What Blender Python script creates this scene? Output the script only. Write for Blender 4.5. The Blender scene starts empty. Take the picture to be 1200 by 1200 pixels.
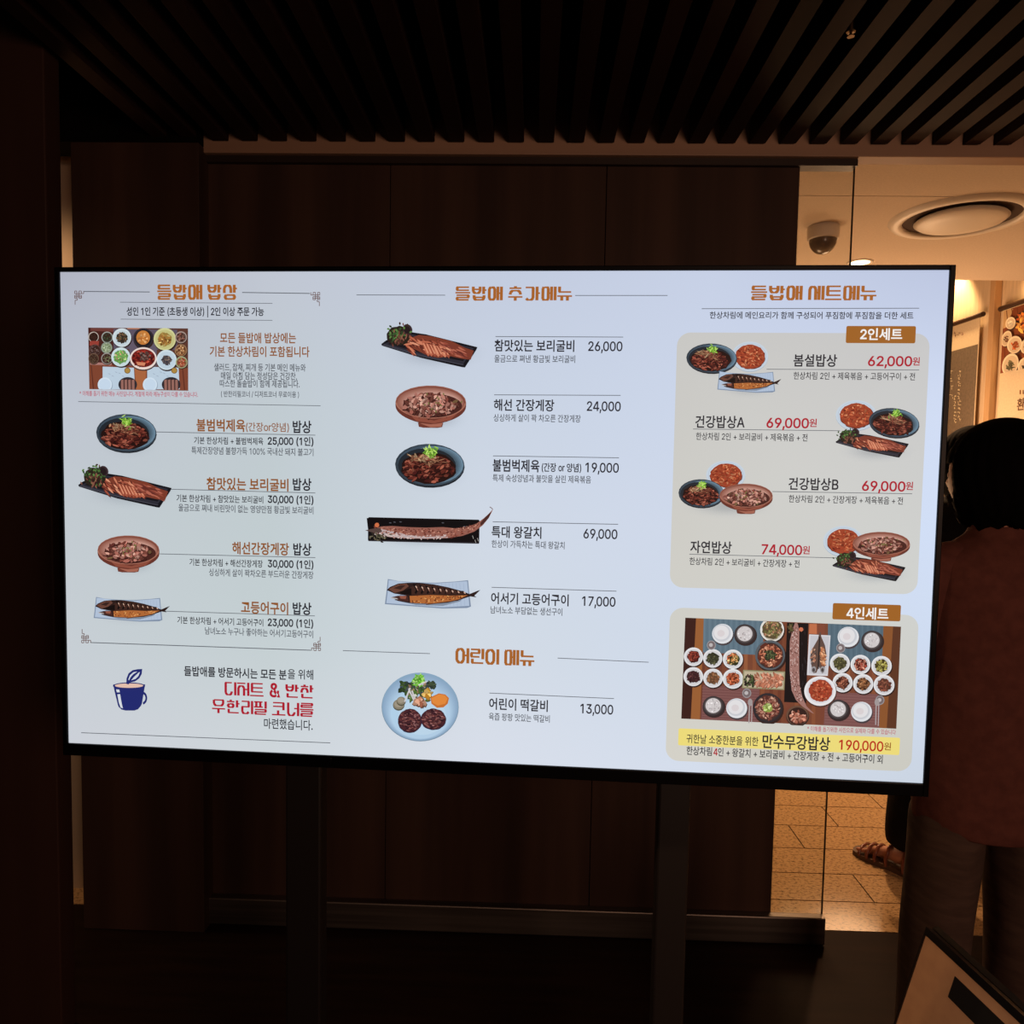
import bpy, bmesh, math, random
from mathutils import Vector, Matrix
C = bpy.context.scene.collection
SC = bpy.context.scene

# ------------------------------------------------------------------ camera, world, lights, exposure
F = 865.0
PX = 1200.0
YAW_TV, PITCH, ROLL = math.radians(-4.255), math.radians(-3.376), math.radians(1.01)
TVROT = math.radians(2.66)                     # the display stands slightly askew to the partition
CAM_Z = 1.5
yaw = YAW_TV + TVROT
fwd = Vector((math.sin(yaw)*math.cos(PITCH), math.cos(yaw)*math.cos(PITCH), math.sin(PITCH)))
r0 = fwd.cross(Vector((0, 0, 1))).normalized()
u0 = r0.cross(fwd)
rgt = r0*math.cos(ROLL) + u0*math.sin(ROLL)
upv = -r0*math.sin(ROLL) + u0*math.cos(ROLL)
RC = Matrix((rgt, upv, -fwd)).transposed()
camd = bpy.data.cameras.new('camera')
camd.sensor_width = 36.0
camd.lens = F/PX*36.0
camd.clip_start = 0.02
cam = bpy.data.objects.new('camera', camd)
C.objects.link(cam)
cam.matrix_world = Matrix.Translation((0, 0, CAM_Z)) @ RC.to_4x4()
SC.camera = cam

wd = bpy.data.worlds.new('world')
SC.world = wd
wd.use_nodes = True
wd.node_tree.nodes['Background'].inputs[0].default_value = (1.0, 0.55, 0.35, 1)
wd.node_tree.nodes['Background'].inputs[1].default_value = 0.012
SC.view_settings.view_transform = 'Standard'
SC.view_settings.look = 'None'
SC.view_settings.exposure = 0.0
SC.view_settings.gamma = 1.0
WARM = (1.0, 0.59, 0.31)


def lamp(name, kind, loc, energy, color=WARM, size=0.1, target=None, spot=None, blend=0.5):
    l = bpy.data.lights.new(name, kind)
    l.energy = energy
    l.color = color
    if kind == 'AREA':
        l.size = size
    else:
        l.shadow_soft_size = size
    if spot:
        l.spot_size = math.radians(spot)
        l.spot_blend = blend
    o = bpy.data.objects.new(name, l)
    C.objects.link(o)
    o.location = loc
    if target is not None:
        o.rotation_euler = (Vector(target)-Vector(loc)).to_track_quat('-Z', 'Y').to_euler()
    return o


lamp('lobby_fill', 'POINT', (2.1, 4.7, 1.7), 34, size=0.3)  # added fill without a fixture, lifts the lobby ceiling and right wall
lamp('lobby_fill', 'POINT', (1.0, 4.2, 1.1), 34, size=0.3)  # second added fill, hung low to throw light up at the ceiling
lamp('lobby_downlight', 'SPOT', (1.72, 3.86, 2.55), 150, size=0.05, target=(1.65, 3.3, 0), spot=100, blend=0.6)
lamp('cove_spot', 'SPOT', (2.78, 5.25, 3.05), 75, color=(1, 0.62, 0.28), size=0.03, target=(2.86, 5.25, 1.4), spot=76, blend=0.5)
lamp('cove_spot', 'SPOT', (2.78, 4.33, 3.05), 50, color=(1, 0.62, 0.28), size=0.03, target=(2.86, 4.33, 1.4), spot=70, blend=0.5)
lamp('niche_fill', 'SPOT', (-2.15, 2.255, 2.3), 34, size=0.08, target=(-1.6, 2.47, 1.2), spot=128, blend=0.4)  # added lamp hidden behind the pillar, brightens the plaster strip
lamp('aisle_fill', 'AREA', (1.2, -1.4, 1.7), 26, color=(1, 0.6, 0.42), size=0.8, target=(0.3, 2.0, 0.9))  # added fill behind the camera, lifts the dark wood and the people
lamp('sign_fill_spot', 'SPOT', (-0.75, 0.55, 2.45), 55, color=(1, 0.6, 0.36), size=0.05, target=(0.62, 0.95, 0.6), spot=36, blend=0.5)  # added spot with no fixture, aimed to brighten the floor sign


# ------------------------------------------------------------------ helpers
def lin(c):
    r = []
    for v in c[:3]:
        v = max(0.0, min(255.0, v))/255.0
        r.append(v/12.92 if v <= 0.04045 else ((v+0.055)/1.055)**2.4)
    return tuple(r)


def ray(u, v):
    return RC @ Vector(((u-600)/F, -(v-600)/F, -1.0))


EYE = Vector((0, 0, CAM_Z))


def at_y(u, v, y):
    d = ray(u, v)
    return EYE + d*(y/d.y)


def at_x(u, v, x):
    d = ray(u, v)
    return EYE + d*(x/d.x)


def at_z(u, v, z):
    d = ray(u, v)
    return EYE + d*((z-CAM_Z)/d.z)


def mat(name, col, rough=0.6, metal=0.0, spec=0.5, emit=None, estr=0.0, coat=0.0):
    m = bpy.data.materials.new(name)
    m.use_nodes = True
    b = m.node_tree.nodes['Principled BSDF']
    b.inputs['Base Color'].default_value = (*lin(col), 1)
    b.inputs['Roughness'].default_value = rough
    b.inputs['Metallic'].default_value = metal
    b.inputs['Specular IOR Level'].default_value = spec
    b.inputs['Coat Weight'].default_value = coat
    if emit:
        b.inputs['Emission Color'].default_value = (*lin(emit), 1)
        b.inputs['Emission Strength'].default_value = estr
    return m


def noisy(name, c1, c2, scale=(4, 4, 4), rough=0.6, spec=0.4, bump=0.0, detail=4.0, wave=False, metal=0.0):
    m = mat(name, c1, rough, metal, spec)
    nt = m.node_tree
    b = nt.nodes['Principled BSDF']
    tc = nt.nodes.new('ShaderNodeTexCoord')
    mp = nt.nodes.new('ShaderNodeMapping')
    mp.inputs['Scale'].default_value = scale
    nz = nt.nodes.new('ShaderNodeTexNoise')
    nz.inputs['Scale'].default_value = 1.0
    nz.inputs['Detail'].default_value = detail
    cr = nt.nodes.new('ShaderNodeValToRGB')
    cr.color_ramp.elements[0].color = (*lin(c1), 1)
    cr.color_ramp.elements[1].color = (*lin(c2), 1)
    cr.color_ramp.elements[0].position = 0.35
    cr.color_ramp.elements[1].position = 0.65
    nt.links.new(tc.outputs['Object'], mp.inputs['Vector'])
    nt.links.new(mp.outputs['Vector'], nz.inputs['Vector'])
    nt.links.new(nz.outputs['Fac'], cr.inputs['Fac'])
    nt.links.new(cr.outputs['Color'], b.inputs['Base Color'])
    if bump:
        bp = nt.nodes.new('ShaderNodeBump')
        bp.inputs['Strength'].default_value = bump
        bp.inputs['Distance'].default_value = 0.01
        nt.links.new(nz.outputs['Fac'], bp.inputs['Height'])
        nt.links.new(bp.outputs['Normal'], b.inputs['Normal'])
    return m


def art_mat(name, emissive=True):
    m = bpy.data.materials.new(name)
    m.use_nodes = True
    nt = m.node_tree
    b = nt.nodes['Principled BSDF']
    at = nt.nodes.new('ShaderNodeAttribute')
    at.attribute_name = 'Col'
    if emissive:
        b.inputs['Base Color'].default_value = (0.01, 0.01, 0.01, 1)
        b.inputs['Roughness'].default_value = 0.5
        b.inputs['Specular IOR Level'].default_value = 0.1
        nt.links.new(at.outputs['Color'], b.inputs['Emission Color'])
        b.inputs['Emission Strength'].default_value = 1.0
    else:
        nt.links.new(at.outputs['Color'], b.inputs['Base Color'])
        b.inputs['Roughness'].default_value = 0.8
    nt.links.new(at.outputs['Alpha'], b.inputs['Alpha'])
    return m


def finish(name, bm, m, parent=None, smooth=False, recalc=True):
    if recalc:
        bmesh.ops.recalc_face_normals(bm, faces=bm.faces)
    me = bpy.data.meshes.new(name)
    bm.to_mesh(me)
    bm.free()
    if m is not None:
        for mm in (m if isinstance(m, (list, tuple)) else [m]):
            me.materials.append(mm)
    if smooth:
        for p in me.polygons:
            p.use_smooth = True
    o = bpy.data.objects.new(name, me)
    C.objects.link(o)
    if parent is not None:
        o.parent = parent
    return o


def thing(name, label, cat, loc=(0, 0, 0), rz=0.0, group=None):
    o = bpy.data.objects.new(name, None)
    o.empty_display_size = 0.1
    C.objects.link(o)
    o.location = loc
    o.rotation_euler = (0, 0, rz)
    tag(o, label, cat, group)
    return o


def tag(o, label, cat, group=None):
    o['label'] = label
    o['category'] = cat
    if group:
        o['group'] = group
    return o


def struct(o, label=None, cat=None):
    o['kind'] = 'structure'
    if label:
        o['label'] = label
        o['category'] = cat or 'wall'
    return o


def box(bm, x0, x1, y0, y1, z0, z1, bev=0.0, seg=2):
    vs = [bm.verts.new((x, y, z)) for z in (z0, z1) for y in (y0, y1) for x in (x0, x1)]
    fs = [(0, 2, 3, 1), (4, 5, 7, 6), (0, 1, 5, 4), (2, 6, 7, 3), (0, 4, 6, 2), (1, 3, 7, 5)]
    faces = [bm.faces.new([vs[i] for i in f]) for f in fs]
    if bev:
        es = list({e for f in faces for e in f.edges})
        bmesh.ops.bevel(bm, geom=es, offset=bev, segments=seg, affect='EDGES', profile=0.5)
    return vs


def boxo(name, b, m, parent=None, bev=0.0):
    bm = bmesh.new()
    box(bm, *b, bev=bev)
    return finish(name, bm, m, parent)


def tube(bm, p, q, r, n=12, r2=None):
    p, q = Vector(p), Vector(q)
    d = (q-p).normalized()
    a = d.orthogonal().normalized()
    b = d.cross(a)
    r2 = r if r2 is None else r2
    A = [bm.verts.new(p+(a*math.cos(t)+b*math.sin(t))*r) for t in [2*math.pi*i/n for i in range(n)]]
    B = [bm.verts.new(q+(a*math.cos(t)+b*math.sin(t))*r2) for t in [2*math.pi*i/n for i in range(n)]]
    for i in range(n):
        bm.faces.new((A[i], A[(i+1) % n], B[(i+1) % n], B[i]))
    bm.faces.new(A[::-1])
    bm.faces.new(B)


def lathe(bm, prof, n=40, cx=0, cy=0, cz=0):
    rings = []
    for r, z in prof:
        if r < 1e-5:
            rings.append([bm.verts.new((cx, cy, cz+z))])
        else:
            rings.append([bm.verts.new((cx+r*math.cos(2*math.pi*i/n), cy+r*math.sin(2*math.pi*i/n), cz+z)) for i in range(n)])
    for a, b in zip(rings, rings[1:]):
        for i in range(n):
            j = (i+1) % n
            if len(a) == 1 and len(b) == 1:
                continue
            if len(a) == 1:
                bm.faces.new((a[0], b[j], b[i]))
            elif len(b) == 1:
                bm.faces.new((a[i], a[j], b[0]))
            else:
                bm.faces.new((a[i], a[j], b[j], b[i]))


def loft(bm, rings, n=28, cap0=True, cap1=True, fold=0.0, freq=7, seed=0):
    """rings of (cx, cy, z, rx, ry); fold = cloth ripple in metres"""
    rr = []
    for k, (cx, cy, z, rx, ry) in enumerate(rings):
        R = []
        for i in range(n):
            t = 2*math.pi*i/n
            w = 1 + fold*(math.sin(freq*t+seed+k*0.7)*0.6 + math.sin((freq*2-3)*t+seed*2.1-k*0.9)*0.4)
            R.append(bm.verts.new((cx+rx*w*math.cos(t), cy+ry*w*math.sin(t), z)))
        rr.append(R)
    for a, b in zip(rr, rr[1:]):
        for i in range(n):
            j = (i+1) % n
            bm.faces.new((a[i], a[j], b[j], b[i]))
    if cap0:
        bm.faces.new(rr[0][::-1])
    if cap1:
        bm.faces.new(rr[-1])


def smooth_rings(rings, k=4):
    """Catmull-Rom densify a ring list"""
    out = []
    for i in range(len(rings)-1):
        p0 = rings[max(i-1, 0)]
        p1, p2 = rings[i], rings[i+1]
        p3 = rings[min(i+2, len(rings)-1)]
        for s in range(k):
            t = s/k
            out.append(tuple(0.5*((2*b)+(-a+c)*t+(2*a-5*b+4*c-d)*t*t+(-a+3*b-3*c+d)*t**3) for a, b, c, d in zip(p0, p1, p2, p3)))
    out.append(rings[-1])
    return out


def skin_bm(chains, sub=2, root=0):
    """chains of (x, y, z, r); equal points are shared. One continuous skinned surface."""
    me = bpy.data.meshes.new('skin')
    idx, co, rad, ed = {}, [], [], []
    for ch in chains:
        prev = None
        for x, y, z, r in ch:
            k = (round(x, 4), round(y, 4), round(z, 4))
            if k not in idx:
                idx[k] = len(co)
                co.append((x, y, z))
                rad.append(r)
            if prev is not None:
                ed.append((prev, idx[k]))
            prev = idx[k]
    me.from_pydata(co, ed, [])
    o = bpy.data.objects.new('skin', me)
    C.objects.link(o)
    o.modifiers.new('s', 'SKIN').use_smooth_shade = True
    for i, v in enumerate(me.skin_vertices[0].data):
        v.radius = (rad[i], rad[i])
        v.use_root = (i == root)
    m = o.modifiers.new('d', 'SUBSURF')
    m.levels = sub
    dg = bpy.context.evaluated_depsgraph_get()
    dg.update()
    me2 = bpy.data.meshes.new_from_object(o.evaluated_get(dg))
    bm = bmesh.new()
    bm.from_mesh(me2)
    bpy.data.objects.remove(o)
    bpy.data.meshes.remove(me)
    bpy.data.meshes.remove(me2)
    return bm


def add_bm(dst, src, M=None):
    me = bpy.data.meshes.new('tmp')
    src.to_mesh(me)
    src.free()
    if M is not None:
        me.transform(M)
    dst.from_mesh(me)
    bpy.data.meshes.remove(me)


# ------------------------------------------------------------------ materials
wood = noisy('dark_wood', (76, 56, 47), (58, 43, 37), (9, 9, 0.5), rough=0.55, spec=0.12)
wood_pillar = noisy('reddish_dark_wood', (66, 44, 37), (52, 34, 29), (7, 7, 0.4), rough=0.55, spec=0.25)
wood_slat = noisy('slat_wood', (48, 30, 28), (38, 24, 22), (8, 0.6, 8), rough=0.7, spec=0.15)
black_void = mat('black_paint', (8, 7, 7), 0.9, spec=0.1)
steel = noisy('brushed_steel', (150, 140, 132), (120, 112, 105), (1.5, 60, 60), rough=0.5, metal=1.0)
plaster = noisy('cream_plaster', (214, 196, 172), (208, 190, 166), (3, 3, 3), rough=0.9, spec=0.2)
ceil_mat = noisy('white_ceiling', (216, 202, 184), (208, 193, 175), (120, 120, 120), rough=0.95, spec=0.1)
wall_paper = noisy('textured_wallpaper', (222, 200, 172), (206, 184, 156), (60, 60, 4), rough=0.9, spec=0.15)
dark_floor = noisy('dark_polished_tile', (38, 26, 21), (30, 21, 18), (3, 30, 3), rough=0.5, spec=0.03)
black_plastic = mat('black_gloss_plastic', (6, 6, 8), 0.35, spec=0.12)
black_metal = mat('black_powder_coat', (26, 22, 21), 0.5, spec=0.4)
white_plastic = mat('white_plastic', (222, 214, 200), 0.45)
art_e = art_mat('display_picture')
art_d = art_mat('printed_ink', False)


def granite():
    m = mat('granite_tile', (170, 140, 105), 0.12, spec=0.35)
    nt = m.node_tree
    b = nt.nodes['Principled BSDF']
    tc = nt.nodes.new('ShaderNodeTexCoord')
    mp = nt.nodes.new('ShaderNodeMapping')
    mp.inputs['Scale'].default_value = (70, 110, 45)
    n1 = nt.nodes.new('ShaderNodeTexNoise')
    n1.inputs['Scale'].default_value = 1.0
    n1.inputs['Detail'].default_value = 6
    n1.inputs['Roughness'].default_value = 0.7
    r1 = nt.nodes.new('ShaderNodeValToRGB')
    r1.color_ramp.elements[0].color = (*lin((88, 66, 44)), 1)
    r1.color_ramp.elements[0].position = 0.33
    r1.color_ramp.elements[1].color = (*lin((186, 152, 110)), 1)
    r1.color_ramp.elements[1].position = 0.52
    nt.links.new(tc.outputs['Object'], mp.inputs['Vector'])
    nt.links.new(mp.outputs['Vector'], n1.inputs['Vector'])
    nt.links.new(n1.outputs['Fac'], r1.inputs['Fac'])
    nt.links.new(r1.outputs['Color'], b.inputs['Base Color'])
    return m


granite_mat = granite()

# ------------------------------------------------------------------ the setting
Y_P = 2.30           # front of the partition line
Y_T = 2.375          # threshold between the dark floor and the pale tiles
X_W = 2.90           # right-hand lobby wall
# dark floor of the aisle, laid in strips
bm = bmesh.new()
ys = [-2.2, -1.5, -0.9, -0.3, 0.3, 0.9, 1.5, 1.85, Y_T]
for a, b_ in zip(ys, ys[1:]):
    box(bm, -3.2, 4.2, a+0.0015, b_-0.0015, -0.06, 0.0)
box(bm, -3.2, 4.2, -2.2, Y_T, -0.08, -0.004)
struct(finish('floor', bm, dark_floor))
# lobby floor: rows of long granite planks with dark joints
rows = [Y_T] + [at_z(880, v, 0).y for v in (1053, 1021, 992, 965.5, 942.5)]
pitch = rows[-1]-rows[-2]
while rows[-1] < 9.0:
    rows.append(rows[-1]+pitch)
random.seed(4)
joint0 = {1: (1011, 1040), 3: (933, 980), 4: (972, 956), 5: (1025, 938)}
bm = bmesh.new()
bj = bmesh.new()
for k, (a, b_) in enumerate(zip(rows, rows[1:])):
    if k in joint0:
        x = at_z(*joint0[k], 0).x
    else:
        x = random.uniform(0, 0.6) + (0.65 if k == 2 else 0)
        if k == 0:
            x = 1.62
    W = 0.9
    x -= W*5
    while x < 4.2:
        x0, x1 = max(x, -3.2), min(x+W, 4.2)
        if x1 > x0+0.02:
            box(bm, x0+0.0025, x1-0.0025, a+0.0025, b_-0.0025, -0.06, 0.0)
        x += W
tiles = struct(finish('floor', bm, granite_mat))
box(bj, -3.2, 4.2, Y_T, 9.0, -0.08, -0.004)
finish('tile_joint', bj, mat('dark_grout', (50, 36, 26), 0.9), tiles)

# slatted ceiling over the aisle
slat_ceiling = struct(boxo('ceiling', (-3.2, 4.2, -2.2, 2.34, 2.72, 2.78), black_void))
pitch_s = 34.0/F*2.28
xs0 = at_y(659-9, 165, 2.28).x
SLZ = at_y(620, 166.5, 2.275).z
k0 = int(math.ceil((at_y(79.5, 640, 1.86).x+0.05-xs0)/pitch_s))
for k in range(k0, k0+62):
    x = xs0 + k*pitch_s
    if x > 3.4:
        break
    boxo('slat', (x-0.048, x-0.002, -0.8, 2.275, SLZ, 2.64), wood_slat, slat_ceiling)
lip_mat = noisy('bronze_beam_wood', (172, 137, 112), (156, 124, 102), (0.6, 8, 8), rough=0.55)
xl = at_y(212, 178, 2.3).x
struct(boxo('trim_1', (xl, 4.2, 2.285, 2.345, at_y(620, 181, 2.285).z, 2.72), lip_mat, bev=0.003))
struct(boxo('trim_2', (xl+0.06, at_y(1004, 190, 2.31).x, 2.30, 2.345, at_y(620, 193.5, 2.31).z, at_y(620, 181, 2.285).z-0.001), mat('bronze_channel', (52, 40, 34), 0.45, 0.3)))
# the dark wood panels of the partition, its pier and its stainless base shoe
xr_wood = at_y(921, 620, Y_P+0.02).x
xr_glass = at_y(986, 620, Y_P).x
z_ch = at_y(620, 193.5, 2.31).z
cuts = [at_y(238, 640, 2.33).x, at_y(455, 640, 2.33).x, at_y(700, 640, 2.33).x, xr_wood]
wall_b = struct(boxo('wall_back', (cuts[0]-0.02, xr_wood, 2.345, 2.375, 0.0, z_ch+0.06), black_metal))
for a, b_ in zip(cuts, cuts[1:]):
    boxo('wood_panel', (a+0.001, b_-0.001, 2.318, 2.345, 0.06, z_ch+0.03), wood, wall_b, bev=0.0015)
struct(boxo('wall_pier', (at_y(90.5, 640, 2.25).x, at_y(236, 640, 2.25).x, 2.25, 2.40, 0.0, at_y(80, 166, 2.252).z-0.001), wood, bev=0.002))
shoe_top = at_y(620, 1065, 2.288).z
shoe = struct(boxo('trim_3', (at_y(240, 1085, 2.288).x, at_y(967.5, 1090, 2.288).x, 2.288, 2.318, 0.004, shoe_top), steel, bev=0.004))
# glass beyond the wood edge, held by the shoe and the channel
gl = bpy.data.materials.new('clear_glass')
gl.use_nodes = True
nt = gl.node_tree
for n in list(nt.nodes):
    nt.nodes.remove(n)
o_ = nt.nodes.new('ShaderNodeOutputMaterial')
mx = nt.nodes.new('ShaderNodeMixShader')
tr = nt.nodes.new('ShaderNodeBsdfTransparent')
tr.inputs[0].default_value = (0.97, 0.975, 0.965, 1)
gs = nt.nodes.new('ShaderNodeBsdfGlossy')
gs.inputs['Roughness'].default_value = 0.02
fr = nt.nodes.new('ShaderNodeFresnel')
fr.inputs[0].default_value = 1.3
nt.links.new(fr.outputs[0], mx.inputs[0])
nt.links.new(tr.outputs[0], mx.inputs[1])
nt.links.new(gs.outputs[0], mx.inputs[2])
nt.links.new(mx.outputs[0], o_.inputs[0])
pane = struct(boxo('window_1', (xr_wood+0.001, xr_glass, 2.318, 2.328, shoe_top-0.08, z_ch+0.02), gl))
boxo('glass_edge', (xr_glass, xr_glass+0.0015, 2.3178, 2.3282, shoe_top-0.08, z_ch+0.02), mat('dark_glass_edge', (40, 30, 20), 0.3), pane)
# dark reddish pillar close on the left, and the pale strip of wall seen past it
xp = at_y(79.5, 640, 1.86).x
struct(boxo('wall_left', (-3.2, xp, 1.80, 1.86, 0.0, 2.72), wood_pillar, bev=0.003))
struct(boxo('trim_5', (-2.6, at_y(236, 640, 2.25).x, 2.252, 2.36, at_y(80, 166, 2.252).z, 2.74), black_void))
struct(boxo('wall_niche', (-2.6, at_y(96, 640, 2.45).x+0.25, 2.47, 2.53, 0.0, 2.72), plaster))
# lobby ceiling: near sheet with a joint, edge, and the raised cove beyond
Z_C = 2.60
yj = at_z(1060, 230, Z_C).y
ye = at_z(1160, 328.5, Z_C).y
lc = struct(boxo('ceiling', (-3.2, 4.2, 2.36, yj-0.003, Z_C, Z_C+0.05), ceil_mat))
boxo('ceiling_sheet', (-3.2, 4.2, yj+0.003, ye, Z_C, Z_C+0.05), ceil_mat, lc)
boxo('cove_edge', (-3.2, 4.2, ye-0.05, ye, Z_C+0.05, 3.2), ceil_mat, lc)
boxo('cove_top', (-3.2, 4.2, ye-0.05, 9.0, 3.2, 3.25), ceil_mat, lc)
boxo('joint_backing', (-3.2, 4.2, 2.36, ye-0.05, Z_C+0.052, Z_C+0.06), black_void, lc)
struct(boxo('wall_right', (X_W, X_W+0.1, 2.4, 9.0, 0.0, 3.2), wall_paper))
struct(boxo('wall_far', (-3.2, 4.2, 9.0, 9.1, 0.0, 3.3), plaster))
pa, pb = at_x(1166.5, 420, X_W-0.02), at_x(1160.5, 420, X_W-0.02)
struct(boxo('trim_4', (X_W-0.045, X_W-0.001, pa.y, pb.y, 0.0, 3.18), noisy('tan_pilaster', (196, 160, 120), (186, 150, 112), (50, 50, 3), rough=0.8), bev=0.004))

# ------------------------------------------------------------------ flat artwork painter
TV_n = Vector((math.sin(TVROT), math.cos(TVROT), 0))
TV_r = Vector((math.cos(TVROT), -math.sin(TVROT), 0))
CX, CY, CZ = 0.14021086, 0.08776882, 1.20221193
TV_O = EYE - TV_r*CX - Vector((0, 0, 1))*CY + TV_n*CZ          # centre of the picture


def scr(u, v):
    d = ray(u, v)
    t = CZ/d.dot(TV_n)
    p = EYE + d*t - TV_O
    return p.dot(TV_r), p.z


class Art:
    """Paints coloured polygons back to front on a flat surface; each lies a few microns over the last."""

    def __init__(s, mapf, base=0.0, dz=2e-6):
        s.f, s.z, s.dz = mapf, base, dz
        s.polys = []
        s.t = lambda x, y: (x, y)
        s.clip = None

    def frame(s, src, dst):
        ax, ay = (dst[2]-dst[0])/(src[2]-src[0]), (dst[3]-dst[1])/(src[3]-src[1])
        s.t = lambda x, y: (dst[0]+(x-src[0])*ax, dst[1]+(y-src[1])*ay)
        return s

    def unit(s, cx, cy, sx, sy, rot=0.0):
        c, n = math.cos(rot), math.sin(rot)
        s.t = lambda x, y: (cx+x*sx*c-y*sy*n, cy+x*sx*n+y*sy*c)
        return s

    def poly(s, pts, col, cols=None):
        P = [s.t(*p) for p in pts]
        if s.clip:
            P = clip_poly(P, s.clip)
            cols = None
            if len(P) < 3:
                return
        s.polys.append((P, cols or [col]*len(P), s.z))
        s.z += s.dz

    def ell(s, cx, cy, rx, ry, col, rot=0.0, n=26, jit=0.0, a0=0.0, a1=2*math.pi):
        c, q = math.cos(rot), math.sin(rot)
        pts = []
        for i in range(n):
            t = a0+(a1-a0)*i/(n if a1-a0 > 6.28 else n-1)
            k = 1+(random.uniform(-jit, jit) if jit else 0)
            x, y = rx*k*math.cos(t), ry*k*math.sin(t)
            pts.append((cx+x*c-y*q, cy+x*q+y*c))
        s.poly(pts, col)

    def grad(s, cx, cy, rx, ry, c0, c1, n=28):
        """soft ellipse: one fan, colour c0 (rgba) in the middle to c1 at the rim, eased over rings"""
        R = [0.0, 0.3, 0.55, 0.78, 1.0]
        E = [0.0, 0.2, 0.55, 0.86, 1.0]
        for (r0_, r1_), (e0, e1) in zip(zip(R, R[1:]), zip(E, E[1:])):
            ca = tuple(a+(b-a)*e0 for a, b in zip(c0, c1))
            cb = tuple(a+(b-a)*e1 for a, b in zip(c0, c1))
            for i in range(n):
                t0, t1 = 2*math.pi*i/n, 2*math.pi*(i+1)/n
                q = [(r0_, t0), (r1_, t0), (r1_, t1), (r0_, t1)]
                pts = [(cx+rx*r*math.cos(t), cy+ry*r*math.sin(t)) for r, t in q]
                cc = [ca, cb, cb, ca]
                if r0_ == 0:
                    pts, cc = pts[:3], cc[:3]
                P = [s.t(*p) for p in pts]
                s.polys.append((P, cc, s.z))
        s.z += s.dz

    def line(s, p, q, w, col):
        (x0, y0), (x1, y1) = p, q
        L = math.hypot(x1-x0, y1-y0) or 1e-6
        nx, ny = -(y1-y0)/L*w/2, (x1-x0)/L*w/2
        s.poly([(x0+nx, y0+ny), (x1+nx, y1+ny), (x1-nx, y1-ny), (x0-nx, y0-ny)], col)

    def leaf(s, cx, cy, l, w, a, col):
        c, q = math.cos(a), math.sin(a)
        s.poly([(cx+x*c-y*q, cy+x*q+y*c) for x, y in ((-l, 0), (-l*.55, -w*.8), (l*.2, -w), (l, -w*.1), (l*.5, w*.8), (-l*.4, w))], col)

    def pile(s, cx, cy, rx, ry, n, pal, l, w, dark=(40, 16, 14), ang=None):
        it = []
        for _ in range(n):
            r, t = math.sqrt(random.random()), random.uniform(0, 2*math.pi)
            it.append((cx+rx*r*math.cos(t), cy+ry*r*math.sin(t)))
        it.sort(key=lambda p: p[1])
        for x, y in it:
            a = random.uniform(0, math.pi) if ang is None else ang+random.gauss(0, 0.35)
            k = random.uniform(0.75, 1.15)
            ll, ww = l*random.uniform(.6, 1.25), w*random.uniform(.6, 1.3)
            if dark:
                s.leaf(x+ww*.15, y+ww*.5, ll*1.08, ww*1.15, a, dark)
            col = random.choice(pal)
            s.leaf(x, y, ll, ww, a, tuple(c*k for c in col))

    def build(s, name, m, parent):
        vs, fs, cl = [], [], []
        for P, cols, z in s.polys:
            i0 = len(vs)
            for p in P:
                vs.append(s.f(p[0], p[1], z))
            fs.append(tuple(range(i0, len(vs))))
            for c in cols:
                cl.extend((*lin(c), c[3] if len(c) > 3 else 1.0))
        me = bpy.data.meshes.new(name)
        me.from_pydata(vs, [], fs)
        ca = me.color_attributes.new('Col', 'FLOAT_COLOR', 'CORNER')
        ca.data.foreach_set('color', cl)
        me.materials.append(m)
        o = bpy.data.objects.new(name, me)
        C.objects.link(o)
        o.parent = parent
        return o


def clip_poly(P, cl):
    out = P
    for (ax, ay), (bx, by) in zip(cl, cl[1:]+cl[:1]):
        inp, out = out, []
        for i in range(len(inp)):
            p, q = inp[i-1], inp[i]
            dp = (bx-ax)*(p[1]-ay)-(by-ay)*(p[0]-ax)
            dq = (bx-ax)*(q[1]-ay)-(by-ay)*(q[0]-ax)
            if (dp >= 0) != (dq >= 0):
                k = dp/(dp-dq)
                out.append((p[0]+(q[0]-p[0])*k, p[1]+(q[1]-p[1])*k))
            if dq >= 0:
                out.append(q)
        if not out:
            return []
    return out


# ------------------------------------------------------------------ the menu display
TV_Z0 = 0.0
tv = thing('menu_display', 'large bright wall-size menu screen with thin black frame showing Korean dishes and prices', 'television',
           (TV_O.x, TV_O.y, TV_O.z-0.43), -TVROT)
TVB = 0.43          # picture centre above the thing's origin


def tvp(x, z, out=0.0):
    return (x, -out, z+TVB)


x0, z1 = scr(70, 319.3)
W2, H2 = 1.4366/2, 0.8081/2
tvmap = lambda u, v, h: tvp(*scr(u, v), h)
# black frame
BL, BT, BB = 0.0085, 0.0075, 0.021
bm = bmesh.new()
for b in ((-W2-BL, -W2, -0.002, 0.04, -H2-BB, H2+BT), (W2, W2+BL, -0.002, 0.04, -H2-BB, H2+BT),
          (-W2, W2, -0.002, 0.04, H2, H2+BT), (-W2, W2, -0.002, 0.04, -H2-BB, -H2)):
    box(bm, b[0], b[1], b[2]-0.002, b[3], b[4]+TVB, b[5]+TVB, bev=0.0012)
finish('bezel', bm, black_plastic, tv)
boxo('back_cover', (-W2+0.02, W2-0.02, 0.012, 0.055, TVB-H2+0.02, TVB+H2-0.02), black_metal, tv, bev=0.006)
sx, sz = scr(379, 889)
boxo('infrared_sensor', (sx-0.012, sx+0.016, -0.005, 0.02, TVB+sz-0.006, TVB+sz+0.004), black_plastic, tv, bev=0.002)

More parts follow.
